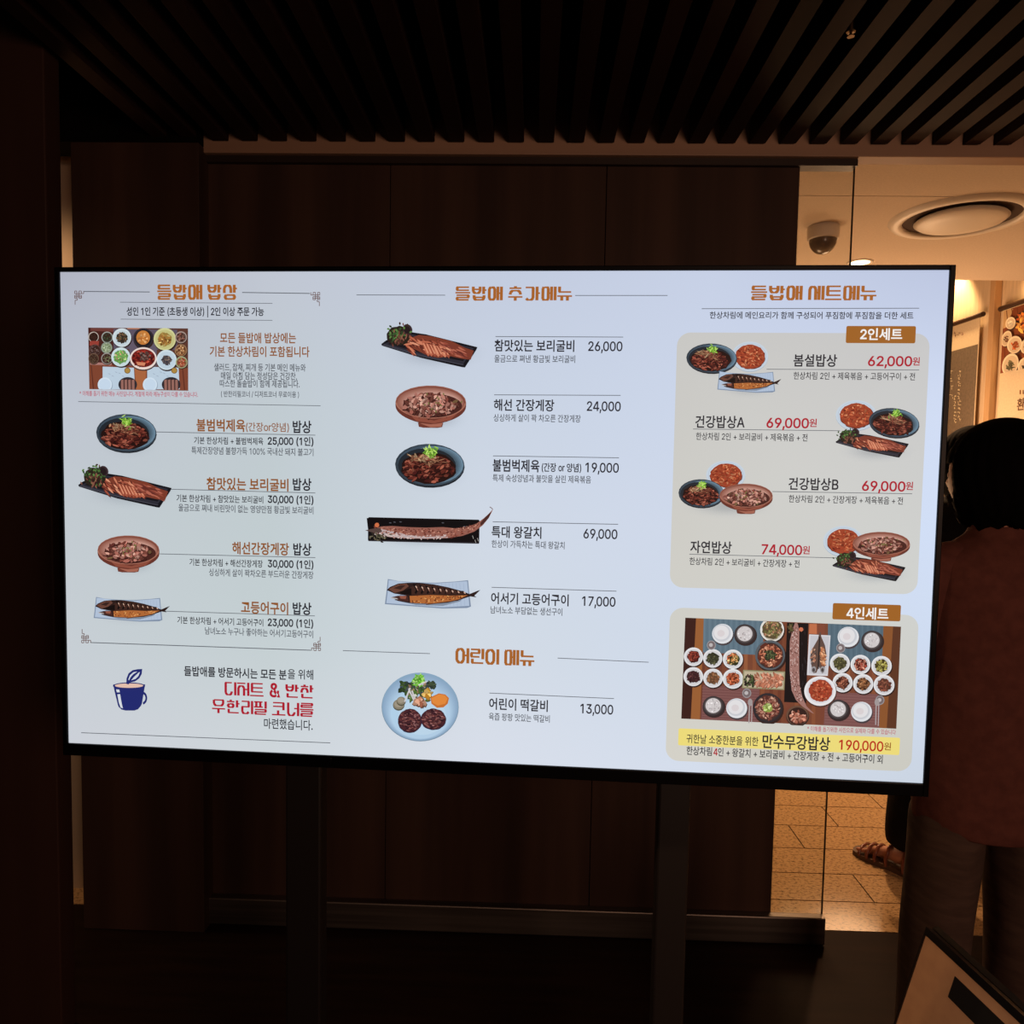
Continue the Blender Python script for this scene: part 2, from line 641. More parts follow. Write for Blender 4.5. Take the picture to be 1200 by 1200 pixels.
# lit picture: the background as a grid with the panel's own uneven backlight
BG = [[(176, 180, 194), (192, 198, 210), (194, 203, 222), (198, 208, 230), (188, 198, 224)],
      [(190, 196, 208), (192, 202, 208), (201, 211, 226), (202, 213, 234), (208, 220, 244)],
      [(194, 202, 208), (193, 204, 208), (207, 216, 229), (206, 216, 235), (208, 222, 246)],
      [(198, 206, 212), (196, 207, 210), (209, 218, 228), (206, 217, 234), (206, 219, 240)],
      [(204, 208, 216), (206, 213, 218), (216, 222, 234), (212, 221, 236), (202, 212, 226)]]


def bgcol(x, z):
    gx = min(max((x+W2)/(2*W2), 0), 0.99999)*4
    gy = min(max((H2-z)/(2*H2), 0), 0.99999)*4
    i, j = int(gx), int(gy)
    a, b = gx-i, gy-j
    return tuple((BG[j][i][k]*(1-a)+BG[j][i+1][k]*a)*(1-b)+(BG[j+1][i][k]*(1-a)+BG[j+1][i+1][k]*a)*b for k in range(3))


bm = bmesh.new()
NX, NY = 24, 14
grid = [[bm.verts.new(tvp(-W2+2*W2*i/NX, H2-2*H2*j/NY)) for i in range(NX+1)] for j in range(NY+1)]
lay = bm.loops.layers.float_color.new('Col')
for j in range(NY):
    for i in range(NX):
        f = bm.faces.new((grid[j][i], grid[j+1][i], grid[j+1][i+1], grid[j][i+1]))
        for lp in f.loops:
            lp[lay] = (*lin(bgcol(lp.vert.co.x, lp.vert.co.z-TVB)), 1)
screen = finish('screen', bm, art_e, tv, recalc=False)
screen['label'] = 'lit white menu picture'

H_PANEL, H_SHAD, H_LINE, H_PIC, H_TXT = 0.0003, 0.0005, 0.0007, 0.0009, 0.0052


def tvart(base):
    return Art(tvmap, base)


class Zm:
    """coordinates read off an enlarged crop of the photograph"""

    def __init__(s, x, y, k):
        s.x, s.y, s.k = x, y, k

    def __call__(s, X, Y):
        return (s.x+X/s.k, s.y+Y/s.k)

    def bb(s, a, b, c, d):
        return (*s(a, b), *s(c, d))


R1, R2 = Zm(60, 300, 3.42857), Zm(60, 600, 3.42857)
R3, R4 = Zm(400, 310, 3.0769), Zm(400, 590, 3.0769)
R5, R6 = Zm(780, 310, 3.42857), Zm(780, 610, 3.42857)

DK, GY, BR, HD, RD, PK = (38, 38, 46), (82, 86, 94), (142, 84, 40), (166, 98, 42), (172, 28, 46), (186, 92, 108)
WH = (242, 240, 238)
txt_mats = {}


# outlines of the numerals and Latin signs used on the menu (advance, contours), 350 units per em
LATIN = (
{"0":[227,[[113,-3,95,-2,79,3,65,12,53,24,42,39,34,57,29,77,25,101,24,127,25,153,29,177,35,197,43,215,53,230,65,242,79,251,95,256,113,258,131,256,147,251,
161,242,174,230,184,215,192,197,198,177,201,153,203,127,201,101,198,77,192,57,184,39,174,24,162,12,147,3,131,-2],[113,25,125,26,136,30,145,37,153,46,160,
58,165,72,169,88,171,107,172,127,171,148,169,166,165,182,160,197,153,208,145,218,136,224,125,228,113,230,101,228,91,224,82,218,73,208,67,197,62,182,58,
166,55,148,55,107,58,88,62,72,67,58,73,46,82,37,91,30,101,26]]],"1":[227,[[138,254,138,0,104,0,104,222,44,180,44,214,101,254]]],"2":[227,[[32,0,32,24,117,
114,141,141,155,163,160,186,159,194,157,202,154,209,149,215,143,220,137,224,112,230,102,229,94,227,86,224,79,219,69,207,66,199,64,190,64,181,33,181,34,
196,37,209,43,221,51,232,60,241,72,248,84,253,98,257,112,258,127,257,141,254,153,248,164,241,173,233,181,223,186,211,189,199,191,186,185,159,168,129,133,
90,76,30,195,28,195,0]]],"3":[227,[[109,-3,94,-2,80,0,66,5,54,11,44,19,35,29,28,40,24,52,22,66,55,66,56,58,59,50,63,44,69,38,75,33,83,30,109,25,138,30,
152,40,157,46,161,54,164,63,165,72,164,81,162,90,158,98,153,105,146,112,137,117,127,121,115,123,101,124,78,124,78,150,144,224,35,226,35,254,186,254,186,
230,106,139,106,144,124,145,140,143,154,138,167,131,177,122,185,111,192,99,195,86,196,72,195,58,191,45,185,33,177,22,166,13,154,6,141,1,125,-2]]],"4":[227,
[[141,0,141,53,20,53,20,79,123,254,171,254,171,81,207,81,207,53,171,53,171,0],[56,81,141,81,141,226]]],"5":[227,[[111,-3,96,-2,82,1,70,6,59,12,49,20,41,
30,35,41,32,53,30,65,61,65,62,58,65,51,69,44,87,30,111,25,120,26,130,28,138,32,146,38,152,44,157,52,161,61,163,71,164,81,163,92,161,101,157,111,151,119,
145,125,137,131,129,135,119,138,109,138,84,134,64,123,34,126,48,254,183,254,183,226,75,226,67,151,89,162,115,167,126,166,137,164,147,160,156,156,165,150,
172,143,179,134,185,125,189,116,193,105,195,94,195,82,194,66,191,51,184,38,176,26,166,16,154,8,141,1,126,-2]]],"6":[227,[[113,-3,98,-2,84,1,71,7,60,15,
50,25,42,37,36,51,33,65,32,81,33,93,35,106,40,119,69,170,126,254,161,254,98,153,117,157,132,156,146,153,158,147,169,140,178,131,185,120,190,107,193,94,
194,79,193,63,190,49,184,36,176,25,166,15,155,7,142,1,128,-2],[113,24,123,25,131,27,139,31,146,37,152,43,157,51,161,59,163,69,164,79,163,89,161,98,157,
107,152,114,146,121,139,126,131,130,123,132,113,133,104,132,95,130,87,126,80,121,74,114,69,107,65,99,63,89,62,79,63,69,65,59,69,51,74,43,80,37,87,31,95,
27,104,25]]],"7":[227,[[48,0,162,224,31,226,31,254,195,254,195,224,82,0]]],"8":[227,[[113,-3,97,-2,82,1,68,6,56,13,45,21,37,31,31,42,27,54,26,68,27,78,
29,88,33,98,37,106,43,114,51,121,58,126,67,130,76,132,65,138,55,145,46,154,40,165,36,177,35,190,36,203,40,214,45,225,53,234,62,242,73,249,85,254,99,257,
113,258,128,257,141,254,153,249,164,242,173,234,181,225,186,214,190,203,191,190,190,177,186,165,180,154,171,145,162,138,150,133,159,130,168,126,176,121,
183,114,189,106,194,98,200,78,200,68,199,54,195,42,189,31,181,21,171,13,158,6,145,1,130,-2],[124,25,134,27,142,30,150,34,156,40,161,46,165,53,168,61,168,
78,165,87,161,94,156,101,149,107,133,115,123,117,113,118,103,117,93,115,77,107,70,101,65,94,61,87,58,78,58,61,61,53,64,46,76,34,84,30,92,27,102,25],[113,
145,137,150,144,154,149,159,154,165,157,172,159,180,160,188,159,196,157,203,154,210,149,216,144,221,138,225,113,230,89,225,82,221,77,216,72,210,69,203,
67,196,66,188,67,180,69,172,72,165,77,159,82,154,89,150]]],"9":[227,[[113,258,128,257,142,253,155,247,166,239,176,229,184,217,190,204,193,189,194,173,194,
161,191,148,186,135,158,84,100,0,65,0,128,101,109,97,94,98,81,102,69,107,58,114,49,124,41,134,36,147,33,161,32,176,33,191,36,205,42,218,50,230,60,239,71,
247,84,253,98,257],[113,230,104,229,95,227,87,223,80,218,74,211,69,204,63,186,63,166,66,156,69,148,74,140,80,134,87,129,95,125,104,122,123,122,131,125,
139,129,146,134,152,140,157,147,161,156,163,165,164,175,163,185,161,195,157,204,152,211,146,218,139,223,131,227,123,229]]],",":[94,[[19,-60,34,36,68,36,
42,-60]]],"(":[137,[[45,103,50,162,66,221,88,270,118,270,95,214,81,157,76,103,80,57,94,8,118,-48,88,-48,75,-23,64,2,56,27,49,53,46,78]]],")":[137,[[19,
-48,43,9,57,58,61,103,56,157,41,214,19,270,48,270,71,221,86,162,92,103,91,78,87,52,81,27,72,1,61,-24,48,-48]]],"+":[227,[[99,86,31,86,31,113,99,113,99,
182,128,182,128,113,195,113,195,86,128,86,128,17,99,17]]],"A":[240,[[8,0,101,254,138,254,231,0,198,0,173,71,67,71,43,0],[78,99,162,99,120,224]]],"B":[228,
[[30,0,30,254,121,254,137,253,152,250,164,245,175,239,184,230,190,221,195,210,198,199,199,187,198,177,197,168,193,160,178,143,157,133,166,130,174,127,182,
123,189,117,196,110,201,102,205,92,208,81,209,68,208,56,205,44,200,33,193,24,184,16,172,9,158,4,142,1,123,0],[62,29,122,29,140,30,154,34,165,40,172,48,
176,58,178,68,177,77,175,85,171,92,166,99,160,104,153,109,144,113,135,115,62,115],[62,143,119,143,144,148,151,152,157,157,162,163,165,170,167,178,168,186,
167,197,163,206,156,214,147,221,135,225,120,226,62,226]]],"&":[224,[[98,-3,82,-2,68,1,55,6,44,13,35,21,27,31,21,42,18,54,17,67,18,77,20,86,24,95,42,117,
70,139,108,168,118,176,127,187,131,202,130,210,127,217,123,223,117,227,109,230,101,230,84,227,73,216,68,199,73,182,84,164,102,142,219,0,182,0,86,116,61,
146,44,172,40,181,38,190,38,199,39,210,41,220,45,229,51,237,58,244,67,249,77,253,88,256,100,257,112,256,123,253,133,249,141,244,148,237,154,230,158,221,
161,212,162,202,158,181,146,162,128,146,77,109,55,87,51,80,49,73,48,66,49,58,51,50,59,38,65,33,72,29,79,26,87,24,96,23,106,24,116,26,126,30,151,48,157,
56,163,65,168,76,172,87,174,99,174,112,204,112,203,97,201,83,198,72,185,46,173,31,166,23,158,15,136,3,123,0,111,-3]]],"|":[115,[[71,336,71,-82,44,-82,44,
336]]],"o":[208,[[104,-4,87,-3,72,1,58,8,46,17,36,29,28,43,22,58,18,75,17,94,18,113,22,130,28,146,36,159,46,171,58,180,72,187,87,191,104,192,120,191,136,
187,149,180,161,171,171,159,180,146,186,130,189,113,191,94,189,75,186,58,180,43,171,29,161,17,149,8,136,1,120,-3],[104,23,116,24,126,28,135,33,143,40,149,
49,154,59,157,70,159,81,160,94,159,106,157,118,154,129,149,139,143,148,135,155,126,161,116,164,104,165,92,164,81,161,73,155,65,148,59,139,54,129,51,118,
49,106,48,94,49,81,51,70,54,59,59,49,65,40,73,33,81,28,92,24]]],"r":[130,[[26,0,26,190,56,190,56,160,62,169,68,177,76,184,85,188,96,191,107,192,122,192,
122,161,115,162,103,163,95,162,87,160,80,157,73,153,67,148,63,142,60,135,58,127,57,118,57,0]]],"/":[125,[[117,266,36,-38,7,-38,89,266]]],"%":[338,[[88,
141,77,142,68,145,60,149,53,154,48,160,43,168,40,176,38,184,37,194,37,206,38,215,40,224,43,232,48,240,54,246,60,251,68,255,78,258,98,258,107,255,115,251,
122,246,128,240,132,232,135,224,137,215,138,206,138,194,137,184,135,176,132,168,127,160,122,154,115,149,107,145,98,142],[88,164,96,165,102,168,106,173,
109,179,111,186,112,194,112,206,106,227,102,232,96,235,88,236,80,235,74,232,69,227,66,221,64,214,64,186,66,179,69,173,74,168,80,165],[251,-5,240,-4,231,
-2,223,2,216,8,211,14,206,21,203,30,201,38,200,48,200,60,201,69,203,78,206,86,211,94,216,100,223,105,231,109,240,112,261,112,270,109,278,105,285,100,290,
94,295,86,298,78,300,69,300,38,298,30,295,21,290,14,285,8,278,2,270,-2,261,-4],[251,17,258,18,264,21,269,26,272,33,274,40,274,60,269,81,265,86,258,89,251,
90,243,89,237,86,232,81,229,75,227,68,226,60,226,48,227,40,229,33,232,26,236,21,243,18],[66,0,241,254,270,254,95,0]]],"*":[227,[[101,111,103,165,57,136,
45,158,93,183,45,208,57,229,103,200,101,254,125,254,123,200,169,229,181,208,133,183,181,158,169,136,123,165,125,111]]],".":[94,[[48,-2,42,-1,36,1,31,4,
28,9,26,15,25,20,26,27,28,32,31,37,36,40,42,43,54,43,64,37,68,32,70,27,71,20,70,15,68,9,64,4,59,1,54,-1]]]}
)

TEXTS = []
LK = 1.43/500


def text(Z, s, xl, yc, xr, h, col=DK, bold=0.0, name='menu_text'):
    runs, x, cur, x0_ = [], 0.0, '', 0.0
    for ch in s+'\0':
        if '\uac00' <= ch <= '\ud7a3':
            if not cur:
                x0_ = x
            cur += ch
            x += 0.92
            continue
        if cur:
            cu = bpy.data.curves.new('t', 'FONT')
            cu.body = cur
            cu.offset = min(bold, 0.022)
            cu.resolution_u = 3
            runs.append((cu, x0_))
            cur = ''
        if ch == ' ':
            x += 0.26
        elif ch in LATIN:
            adv, cons = LATIN[ch]
            cu = bpy.data.curves.new('t', 'CURVE')
            cu.dimensions = '2D'
            cu.fill_mode = 'FRONT'
            cu.offset = bold
            for c in cons:
                sp_ = cu.splines.new('POLY')
                sp_.points.add(len(c)//2-1)
                for i in range(len(c)//2):
                    sp_.points[i].co = (c[2*i]*LK, c[2*i+1]*LK, 0, 1)
                sp_.use_cyclic_u = True
            runs.append((cu, x))
            x += adv*LK*(0.62 if ch in ',.' else 0.94)
    obs = []
    for cu, x_ in runs:
        cu.fill_mode = 'FRONT'
        ob = bpy.data.objects.new('t', cu)
        C.objects.link(ob)
        obs.append((ob, x_))
    TEXTS.append((obs, (Z, xl, yc, xr, h, col, name)))


def set_text(parts, Z, xl, yc, xr, h, col, name):
    vs, fs = [], []
    for me, x_ in parts:
        i0 = len(vs)
        vs += [(v.co.x+x_, v.co.y) for v in me.vertices]
        fs += [[i0+i for i in p.vertices] for p in me.polygons]
        bpy.data.meshes.remove(me)
    flat_mesh(vs, fs, Z, xl, yc, xr, h, col, name)


def flat_mesh(vs, fs, Z, xl, yc, xr, h, col, name):
    a, b = min(v[0] for v in vs), max(v[0] for v in vs)
    pl, pr = scr(*Z(xl, yc)), scr(*Z(xr, yc))
    pu, pd = scr(*Z(xl, yc-10)), scr(*Z(xl, yc+10))
    em = h/0.88*(pu[1]-pd[1])/20
    kx = (pr[0]-pl[0])/(b-a)
    me = bpy.data.meshes.new(name)
    me.from_pydata([tvp(pl[0]+(x-a)*kx, pl[1]+(y-0.375)*em, H_TXT) for x, y in vs], [], fs)
    ca = me.color_attributes.new('Col', 'FLOAT_COLOR', 'POINT')
    ca.data.foreach_set('color', (*lin(col), 1.0)*len(me.vertices))
    me.materials.append(art_e)
    o = bpy.data.objects.new(name, me)
    C.objects.link(o)
    o.parent = screen
    return o


# broad square-shouldered display lettering of the headings: centre lines in a box 100 high, y down
def _rr(x0, y0, x1, y1, r=11):
    return [(x0+r, y0), (x1-r, y0), (x1, y0+r), (x1, y1-r), (x1-r, y1), (x0+r, y1), (x0, y1-r), (x0, y0+r), (x0+r, y0)]


_A = [[(76, 3), (76, 54)], [(76, 27), (94, 27)]]
_B = [[(9, 3), (9, 36), (20, 48), (42, 48), (53, 36), (53, 3)], [(9, 22), (53, 22)]]
_S = [[(9, 56), (9, 24), (19, 9), (43, 9), (53, 24), (53, 56)]]
_N = [[(16, 66), (16, 92), (88, 92)]]
_R3 = [[(8, 62), (84, 62), (84, 78), (12, 78), (12, 94), (86, 94)]]
_C = [[(31, 0), (31, 9)], [(5, 14), (58, 14)], [(11, 58), (11, 40), (22, 28), (42, 28), (52, 40), (52, 58)]]
_E2 = [[(63, 3), (63, 97)], [(86, 3), (86, 97)]]
_I = [[(80, 3), (80, 97)]]
HEADG = {
    '들': [[(88, 7), (12, 7), (12, 28), (88, 28)], [(0, 45), (96, 45)]]+_R3,
    '밥': _B+_A+[[(15, 62), (15, 84), (25, 94), (69, 94), (79, 84), (79, 62)], [(15, 77), (79, 77)]],
    '애': [_rr(8, 7, 43, 94)]+_E2+[[(63, 48), (86, 48)]],
    '상': _S+_A+[_rr(13, 69, 80, 94, 10)],
    '추': [[(46, 0), (46, 10)], [(8, 14), (84, 14)], [(14, 58), (14, 44), (27, 31), (65, 31), (78, 44), (78, 58)], [(0, 74), (92, 74)], [(46, 74), (46, 100)]],
    '가': [[(6, 9), (54, 9), (54, 82), (44, 94), (20, 94), (10, 84)], [(79, 3), (79, 97)], [(79, 48), (98, 48)]],
    '메': [_rr(8, 8, 42, 94, 6), [(42, 48), (63, 48)]]+_E2,
    '뉴': [[(14, 3), (14, 40), (88, 40)], [(0, 68), (94, 68)], [(29, 68), (29, 99)], [(65, 68), (65, 99)]],
    '세': [[(8, 97), (8, 24), (18, 9), (34, 9), (43, 24), (43, 97)], [(46, 48), (63, 48)]]+_E2,
    '트': [[(90, 7), (14, 7), (14, 66), (90, 66)], [(14, 37), (90, 37)], [(0, 93), (96, 93)]],
    '어': [_rr(8, 8, 52, 94, 15), [(52, 48), (80, 48)]]+_I,
    '린': [[(6, 9), (60, 9), (60, 31), (10, 31), (10, 54), (62, 54)], [(84, 3), (84, 68)]]+_N,
    '이': [_rr(8, 8, 54, 94, 15)]+_I,
    '디': [[(56, 8), (12, 8), (12, 80), (22, 94), (44, 94), (54, 82), (54, 70)]]+_I,
    '저': [[(0, 9), (60, 9)], [(10, 97), (10, 42), (20, 28), (40, 28), (50, 42), (50, 97)], [(52, 52), (80, 52)]]+_I,
    '반': _B+_A+_N,
    '찬': _C+_A+_N,
    '무': [[(14, 6), (80, 6), (80, 32), (68, 46), (26, 46), (14, 32), (14, 6)], [(0, 68), (94, 68)], [(46, 68), (46, 100)]],
    '한': [[(31, 0), (31, 9)], [(4, 14), (58, 14)], _rr(10, 30, 52, 54, 10)]+_A+_N,
    '리': [[(6, 8), (56, 8), (56, 46), (10, 46), (10, 82), (20, 94), (44, 94), (56, 82)]]+_I,
    '필': [[(2, 8), (62, 8)], [(18, 8), (18, 42)], [(46, 8), (46, 42)], [(0, 44), (64, 44)], [(84, 3), (84, 54)]]+_R3,
    '코': [[(8, 8), (82, 8), (82, 60)], [(8, 34), (82, 34)], [(44, 62), (44, 90)], [(0, 93), (96, 93)]],
    '너': [[(10, 3), (10, 80), (20, 94), (42, 94), (54, 80), (54, 70)], [(52, 44), (80, 44)]]+_I,
    '를': [[(8, 5), (86, 5), (86, 18), (12, 18), (12, 31), (88, 31)], [(0, 48), (96, 48)]]+_R3,
}


def heading(Z, s, xl, yc, xr, h, col, name, th=19.0):
    vs, fs, x = [], [], 0.0

    def face(pts):
        i0 = len(vs)
        vs.extend(((px+x)/100, 0.375+(50-py)/100*0.88) for px, py in pts)
        fs.append(list(range(i0, len(vs))))
    for ch in s:
        if ch == ' ':
            x += 30
            continue
        if ch == '&':
            adv, cons = LATIN['&']
            cu = bpy.data.curves.new('t', 'CURVE')
            cu.dimensions = '2D'
            cu.fill_mode = 'FRONT'
            cu.offset = 0.03
            for c in cons:
                sp_ = cu.splines.new('POLY')
                sp_.points.add(len(c)//2-1)
                for i in range(len(c)//2):
                    sp_.points[i].co = (c[2*i]*LK*1.15, c[2*i+1]*LK*1.15, 0, 1)
                sp_.use_cyclic_u = True
            ob = bpy.data.objects.new('t', cu)
            C.objects.link(ob)
            dg = bpy.context.evaluated_depsgraph_get()
            dg.update()
            me = bpy.data.meshes.new_from_object(ob.evaluated_get(dg))
            bpy.data.objects.remove(ob)
            i0 = len(vs)
            vs.extend((v.co.x+x/100, v.co.y-0.03) for v in me.vertices)
            fs.extend([i0+i for i in p.vertices] for p in me.polygons)
            x += 84
            continue
        w = 0
        for path in HEADG[ch]:
            for p, q in zip(path, path[1:]):
                L = math.hypot(q[0]-p[0], q[1]-p[1]) or 1
                nx, ny = -(q[1]-p[1])/L, (q[0]-p[0])/L
                t = th*(0.57 if abs(q[1]-p[1]) < 1 else 1.0)/2     # horizontals a little thinner
                face([(p[0]+nx*t, p[1]+ny*t), (q[0]+nx*t, q[1]+ny*t), (q[0]-nx*t, q[1]-ny*t), (p[0]-nx*t, p[1]-ny*t)])
            for p in path[1:-1]:
                face([(p[0]+math.cos(k*math.pi/4)*th*.36, p[1]+math.sin(k*math.pi/4)*th*.36) for k in range(8)])
            w = max(w, max(p[0] for p in path))
        x += w+th*.5+(1 if w > 92 else 4)
    flat_mesh(vs, fs, Z, xl, yc, xr, h, col, name)


def rrect(u0, v0, u1, v1, r, h, col, name, skew=0.0):
    """rounded rectangle on the picture; corners given in the photograph, r in metres"""
    ax, az = scr(u0, v0)
    bx, bz = scr(u1, v1)
    pts = []
    for cx, cz, t0 in ((bx-r, az-r, 0), (ax+r, az-r, 90), (ax+r, bz+r, 180), (bx-r, bz+r, 270)):
        for k in range(7):
            t = math.radians(t0+15*k)
            pts.append((cx+r*math.cos(t), cz+r*math.sin(t)))
    me = bpy.data.meshes.new(name)
    ccx, ccz = (ax+bx)/2, (az+bz)/2
    vs = [tvp(x, z, h) for x, z in pts]+[tvp(ccx, ccz, h)]
    n = len(pts)
    me.from_pydata(vs, [], [(i, (i+1) % n, n) for i in range(n)])
    ca = me.color_attributes.new('Col', 'FLOAT_COLOR', 'POINT')
    fl = []
    for v in vs:
        c = col(v[0], v[2]-TVB) if callable(col) else col
        fl.extend((*lin(c), 1))
    ca.data.foreach_set('color', fl)
    me.materials.append(art_e)
    o = bpy.data.objects.new(name, me)
    C.objects.link(o)
    o.parent = screen
    return o


def beige(x, z):
    b = bgcol(x, z)
    return (b[0]*1.0, b[1]*0.947, b[2]*0.848)


tl, br = R5(48, 272), R6(1010, 297)
rrect(*R5(47, 273), *br, 0.021, H_PANEL, beige, 'panel_background')
rrect(*R6(18, 349), *R6(986, 1009), 0.021, H_PANEL, beige, 'panel_background')
rrect(*R5(726, 247), *R5(1002, 317), 0.0025, H_LINE, (158, 98, 38), 'tag_background')
rrect(*R6(672, 331), *R6(942, 405), 0.0025, H_LINE, (158, 98, 38), 'tag_background')
rrect(*R6(52, 834), *R6(938, 942), 0.0025, H_LINE, (236, 218, 122), 'highlight_band')

# headings
heading(R1, '들밥애 밥상', 433, 148, 752, 62, HD, 'heading_text')
heading(R3, '들밥애 추가메뉴', 413, 107, 832, 52, HD, 'heading_text')
heading(R4, '어린이 메뉴', 413, 545, 697, 58, HD, 'heading_text')
heading(R5, '들밥애 세트메뉴', 340, 117, 842, 60, HD, 'heading_text')
# left column
text(R1, '성인 1인 기준 (초등생 이상) | 2인 이상 주문 가능', 310, 225, 860, 33, DK, 0.020)
text(R1, '모든 들밥애 밥상에는', 684, 331, 988, 40, BR, 0.018)
text(R1, '기본 한상차림이 포함됩니다', 643, 385, 1042, 40, BR, 0.018)
text(R1, '샐러드, 잡채, 찌개 등 기본 메인 메뉴와', 660, 448, 1027, 29, GY, 0.012, 'description_text')
text(R1, '매일 아침 담는 정성담은 건강찬,', 688, 482, 992, 29, GY, 0.012, 'description_text')
text(R1, '따스한 돌솥밥이 함께 제공됩니다.', 683, 513, 1003, 29, GY, 0.012, 'description_text')
text(R1, '( 반찬리필코너 / 디저트코너 무료이용 )', 688, 555, 1000, 24, GY, 0.012, 'description_text')
text(R1, '* 이해를 돕기 위한 메뉴 사진입니다. 계절에 따라 메뉴구성이 다를 수 있습니다.', 122, 553, 596, 20, PK, 0.012, 'note_text')
text(R1, '불범벅제육', 590, 680, 785, 47, BR, 0.022, 'dish_name_text')
text(R1, '(간장or양념)', 788, 687, 960, 35, BR, 0.008, 'dish_name_text')
text(R1, '밥상', 975, 687, 1050, 47, DK, 0.022, 'dish_name_text')
text(R1, '기본 한상차림 + 불범벅제육', 580, 741, 857, 28, DK, 0.012, 'description_text')
text(R1, '25,000 (1인)', 875, 743, 1058, 34, DK, 0.028, 'price_text')
text(R1, '특제간장양념 불향가득 100% 국내산 돼지 불고기', 570, 781, 1058, 29, GY, 0.010, 'description_text')
text(R1, '참맛있는 보리굴비', 630, 914, 958, 47, BR, 0.022, 'dish_name_text')
text(R1, '밥상', 975, 917, 1050, 47, DK, 0.022, 'dish_name_text')
text(R1, '기본 한상차림 + 참맛있는 보리굴비', 510, 972, 857, 28, DK, 0.012, 'description_text')
text(R1, '30,000 (1인)', 875, 976, 1058, 34, DK, 0.028, 'price_text')
text(R1, '울금으로 쪄내 비린맛이 없는 영양만점 황금빛 보리굴비', 518, 1010, 1058, 29, GY, 0.010, 'description_text')
text(R2, '해선간장게장', 733, 143, 960, 47, BR, 0.022, 'dish_name_text')
text(R2, '밥상', 977, 148, 1050, 47, DK, 0.022, 'dish_name_text')
text(R2, '기본 한상차림 + 해선간장게장', 562, 199, 855, 28, DK, 0.012, 'description_text')
text(R2, '30,000 (1인)', 875, 205, 1058, 34, DK, 0.028, 'price_text')
text(R2, '싱싱하게 살이 꽉차오른 부드러운 간장게장', 640, 240, 1058, 29, GY, 0.010, 'description_text')
text(R2, '고등어구이', 768, 380, 957, 47, BR, 0.022, 'dish_name_text')
text(R2, '밥상', 975, 385, 1050, 47, DK, 0.022, 'dish_name_text')
text(R2, '기본 한상차림 + 어서기 고등어구이', 513, 431, 857, 28, DK, 0.012, 'description_text')
text(R2, '23,000 (1인)', 875, 440, 1057, 34, DK, 0.028, 'price_text')
text(R2, '남녀노소 누구나 좋아하는 어서기고등어구이', 624, 474, 1057, 29, GY, 0.010, 'description_text')
text(R2, '들밥애를 방문하시는 모든 분', 540, 635, 950, 38, DK, 0.020)
text(R2, '을 위해', 955, 647, 1057, 38, DK, 0.010)
heading(R2, '디저트 & 반찬', 702, 705, 1058, 56, RD, 'slogan_text', 17)
heading(R2, '무한리필 코너를', 652, 775, 1058, 56, RD, 'slogan_text', 17)
text(R2, '마련했습니다.', 860, 845, 1055, 40, DK, 0.010)
# middle column
text(R3, '참맛있는 보리굴비', 553, 294, 840, 40, DK, 0.018, 'dish_name_text')
text(R3, '26,000', 890, 296, 1013, 40, DK, 0.016, 'price_text')
text(R3, '울금으로 쪄낸 황금빛 보리굴비', 553, 341, 843, 26, GY, 0.010, 'description_text')
text(R3, '해선 간장게장', 551, 507, 768, 40, DK, 0.018, 'dish_name_text')
text(R3, '24,000', 885, 511, 1007, 40, DK, 0.016, 'price_text')
text(R3, '싱싱하게 살이 꽉 차오른 간장게장', 550, 553, 863, 26, GY, 0.010, 'description_text')
text(R3, '불범벅제육', 547, 724, 715, 42, DK, 0.020, 'dish_name_text')
text(R3, '(간장 or 양념)', 723, 731, 865, 30, DK, 0.018, 'dish_name_text')
text(R3, '19,000', 880, 731, 1000, 40, DK, 0.016, 'price_text')
text(R3, '특제 숙성양념과 불맛을 살린 제육볶음', 547, 769, 900, 26, GY, 0.010, 'description_text')
text(R4, '특대 왕갈치', 543, 101, 722, 40, DK, 0.018, 'dish_name_text')
text(R4, '69,000', 873, 107, 995, 40, DK, 0.016, 'price_text')
text(R4, '한상이 가득차는 특대 왕갈치', 543, 144, 805, 26, GY, 0.010, 'description_text')
text(R4, '어서기 고등어구이', 541, 339, 820, 40, DK, 0.018, 'dish_name_text')
text(R4, '17,000', 868, 349, 988, 40, DK, 0.016, 'price_text')
text(R4, '남녀노소 부담없는 생선구이', 539, 381, 797, 26, GY, 0.010, 'description_text')
text(R4, '어린이 떡갈비', 534, 718, 745, 40, DK, 0.018, 'dish_name_text')
text(R4, '13,000', 862, 735, 980, 40, DK, 0.016, 'price_text')
text(R4, '육즙 팡팡 맛있는 떡갈비', 533, 764, 752, 26, GY, 0.010, 'description_text')
# right column
text(R5, '한상차림에 메인요리가 함께 구성되어 푸짐함에 푸짐함을 더한 세트', 175, 206, 990, 27, DK, 0.012, 'description_text')
text(R5, '2인세트', 777, 282, 945, 45, WH, 0.022, 'tag_text')
text(R5, '봄설밥상', 510, 387, 684, 47, DK, 0.018, 'dish_name_text')
text(R5, '62,000', 808, 389, 985, 46, RD, 0.022, 'price_text')
text(R5, '원', 986, 391, 1015, 32, RD, 0.016, 'price_text')
text(R5, '한상차림 2인 + 제육볶음 + 고등어구이 + 전', 510, 448, 996, 29, DK, 0.008, 'description_text')
text(R5, '건강밥상A', 117, 632, 315, 47, DK, 0.018, 'dish_name_text')
text(R5, '69,000', 402, 636, 572, 46, RD, 0.022, 'price_text')
text(R5, '원', 573, 637, 603, 32, RD, 0.016, 'price_text')
text(R5, '한상차림 2인 + 보리굴비 + 제육볶음 + 전', 120, 690, 566, 29, DK, 0.008, 'description_text')
text(R5, '건강밥상B', 490, 880, 690, 47, DK, 0.018, 'dish_name_text')
text(R5, '69,000', 784, 888, 958, 46, RD, 0.022, 'price_text')
text(R5, '원', 959, 889, 988, 32, RD, 0.016, 'price_text')
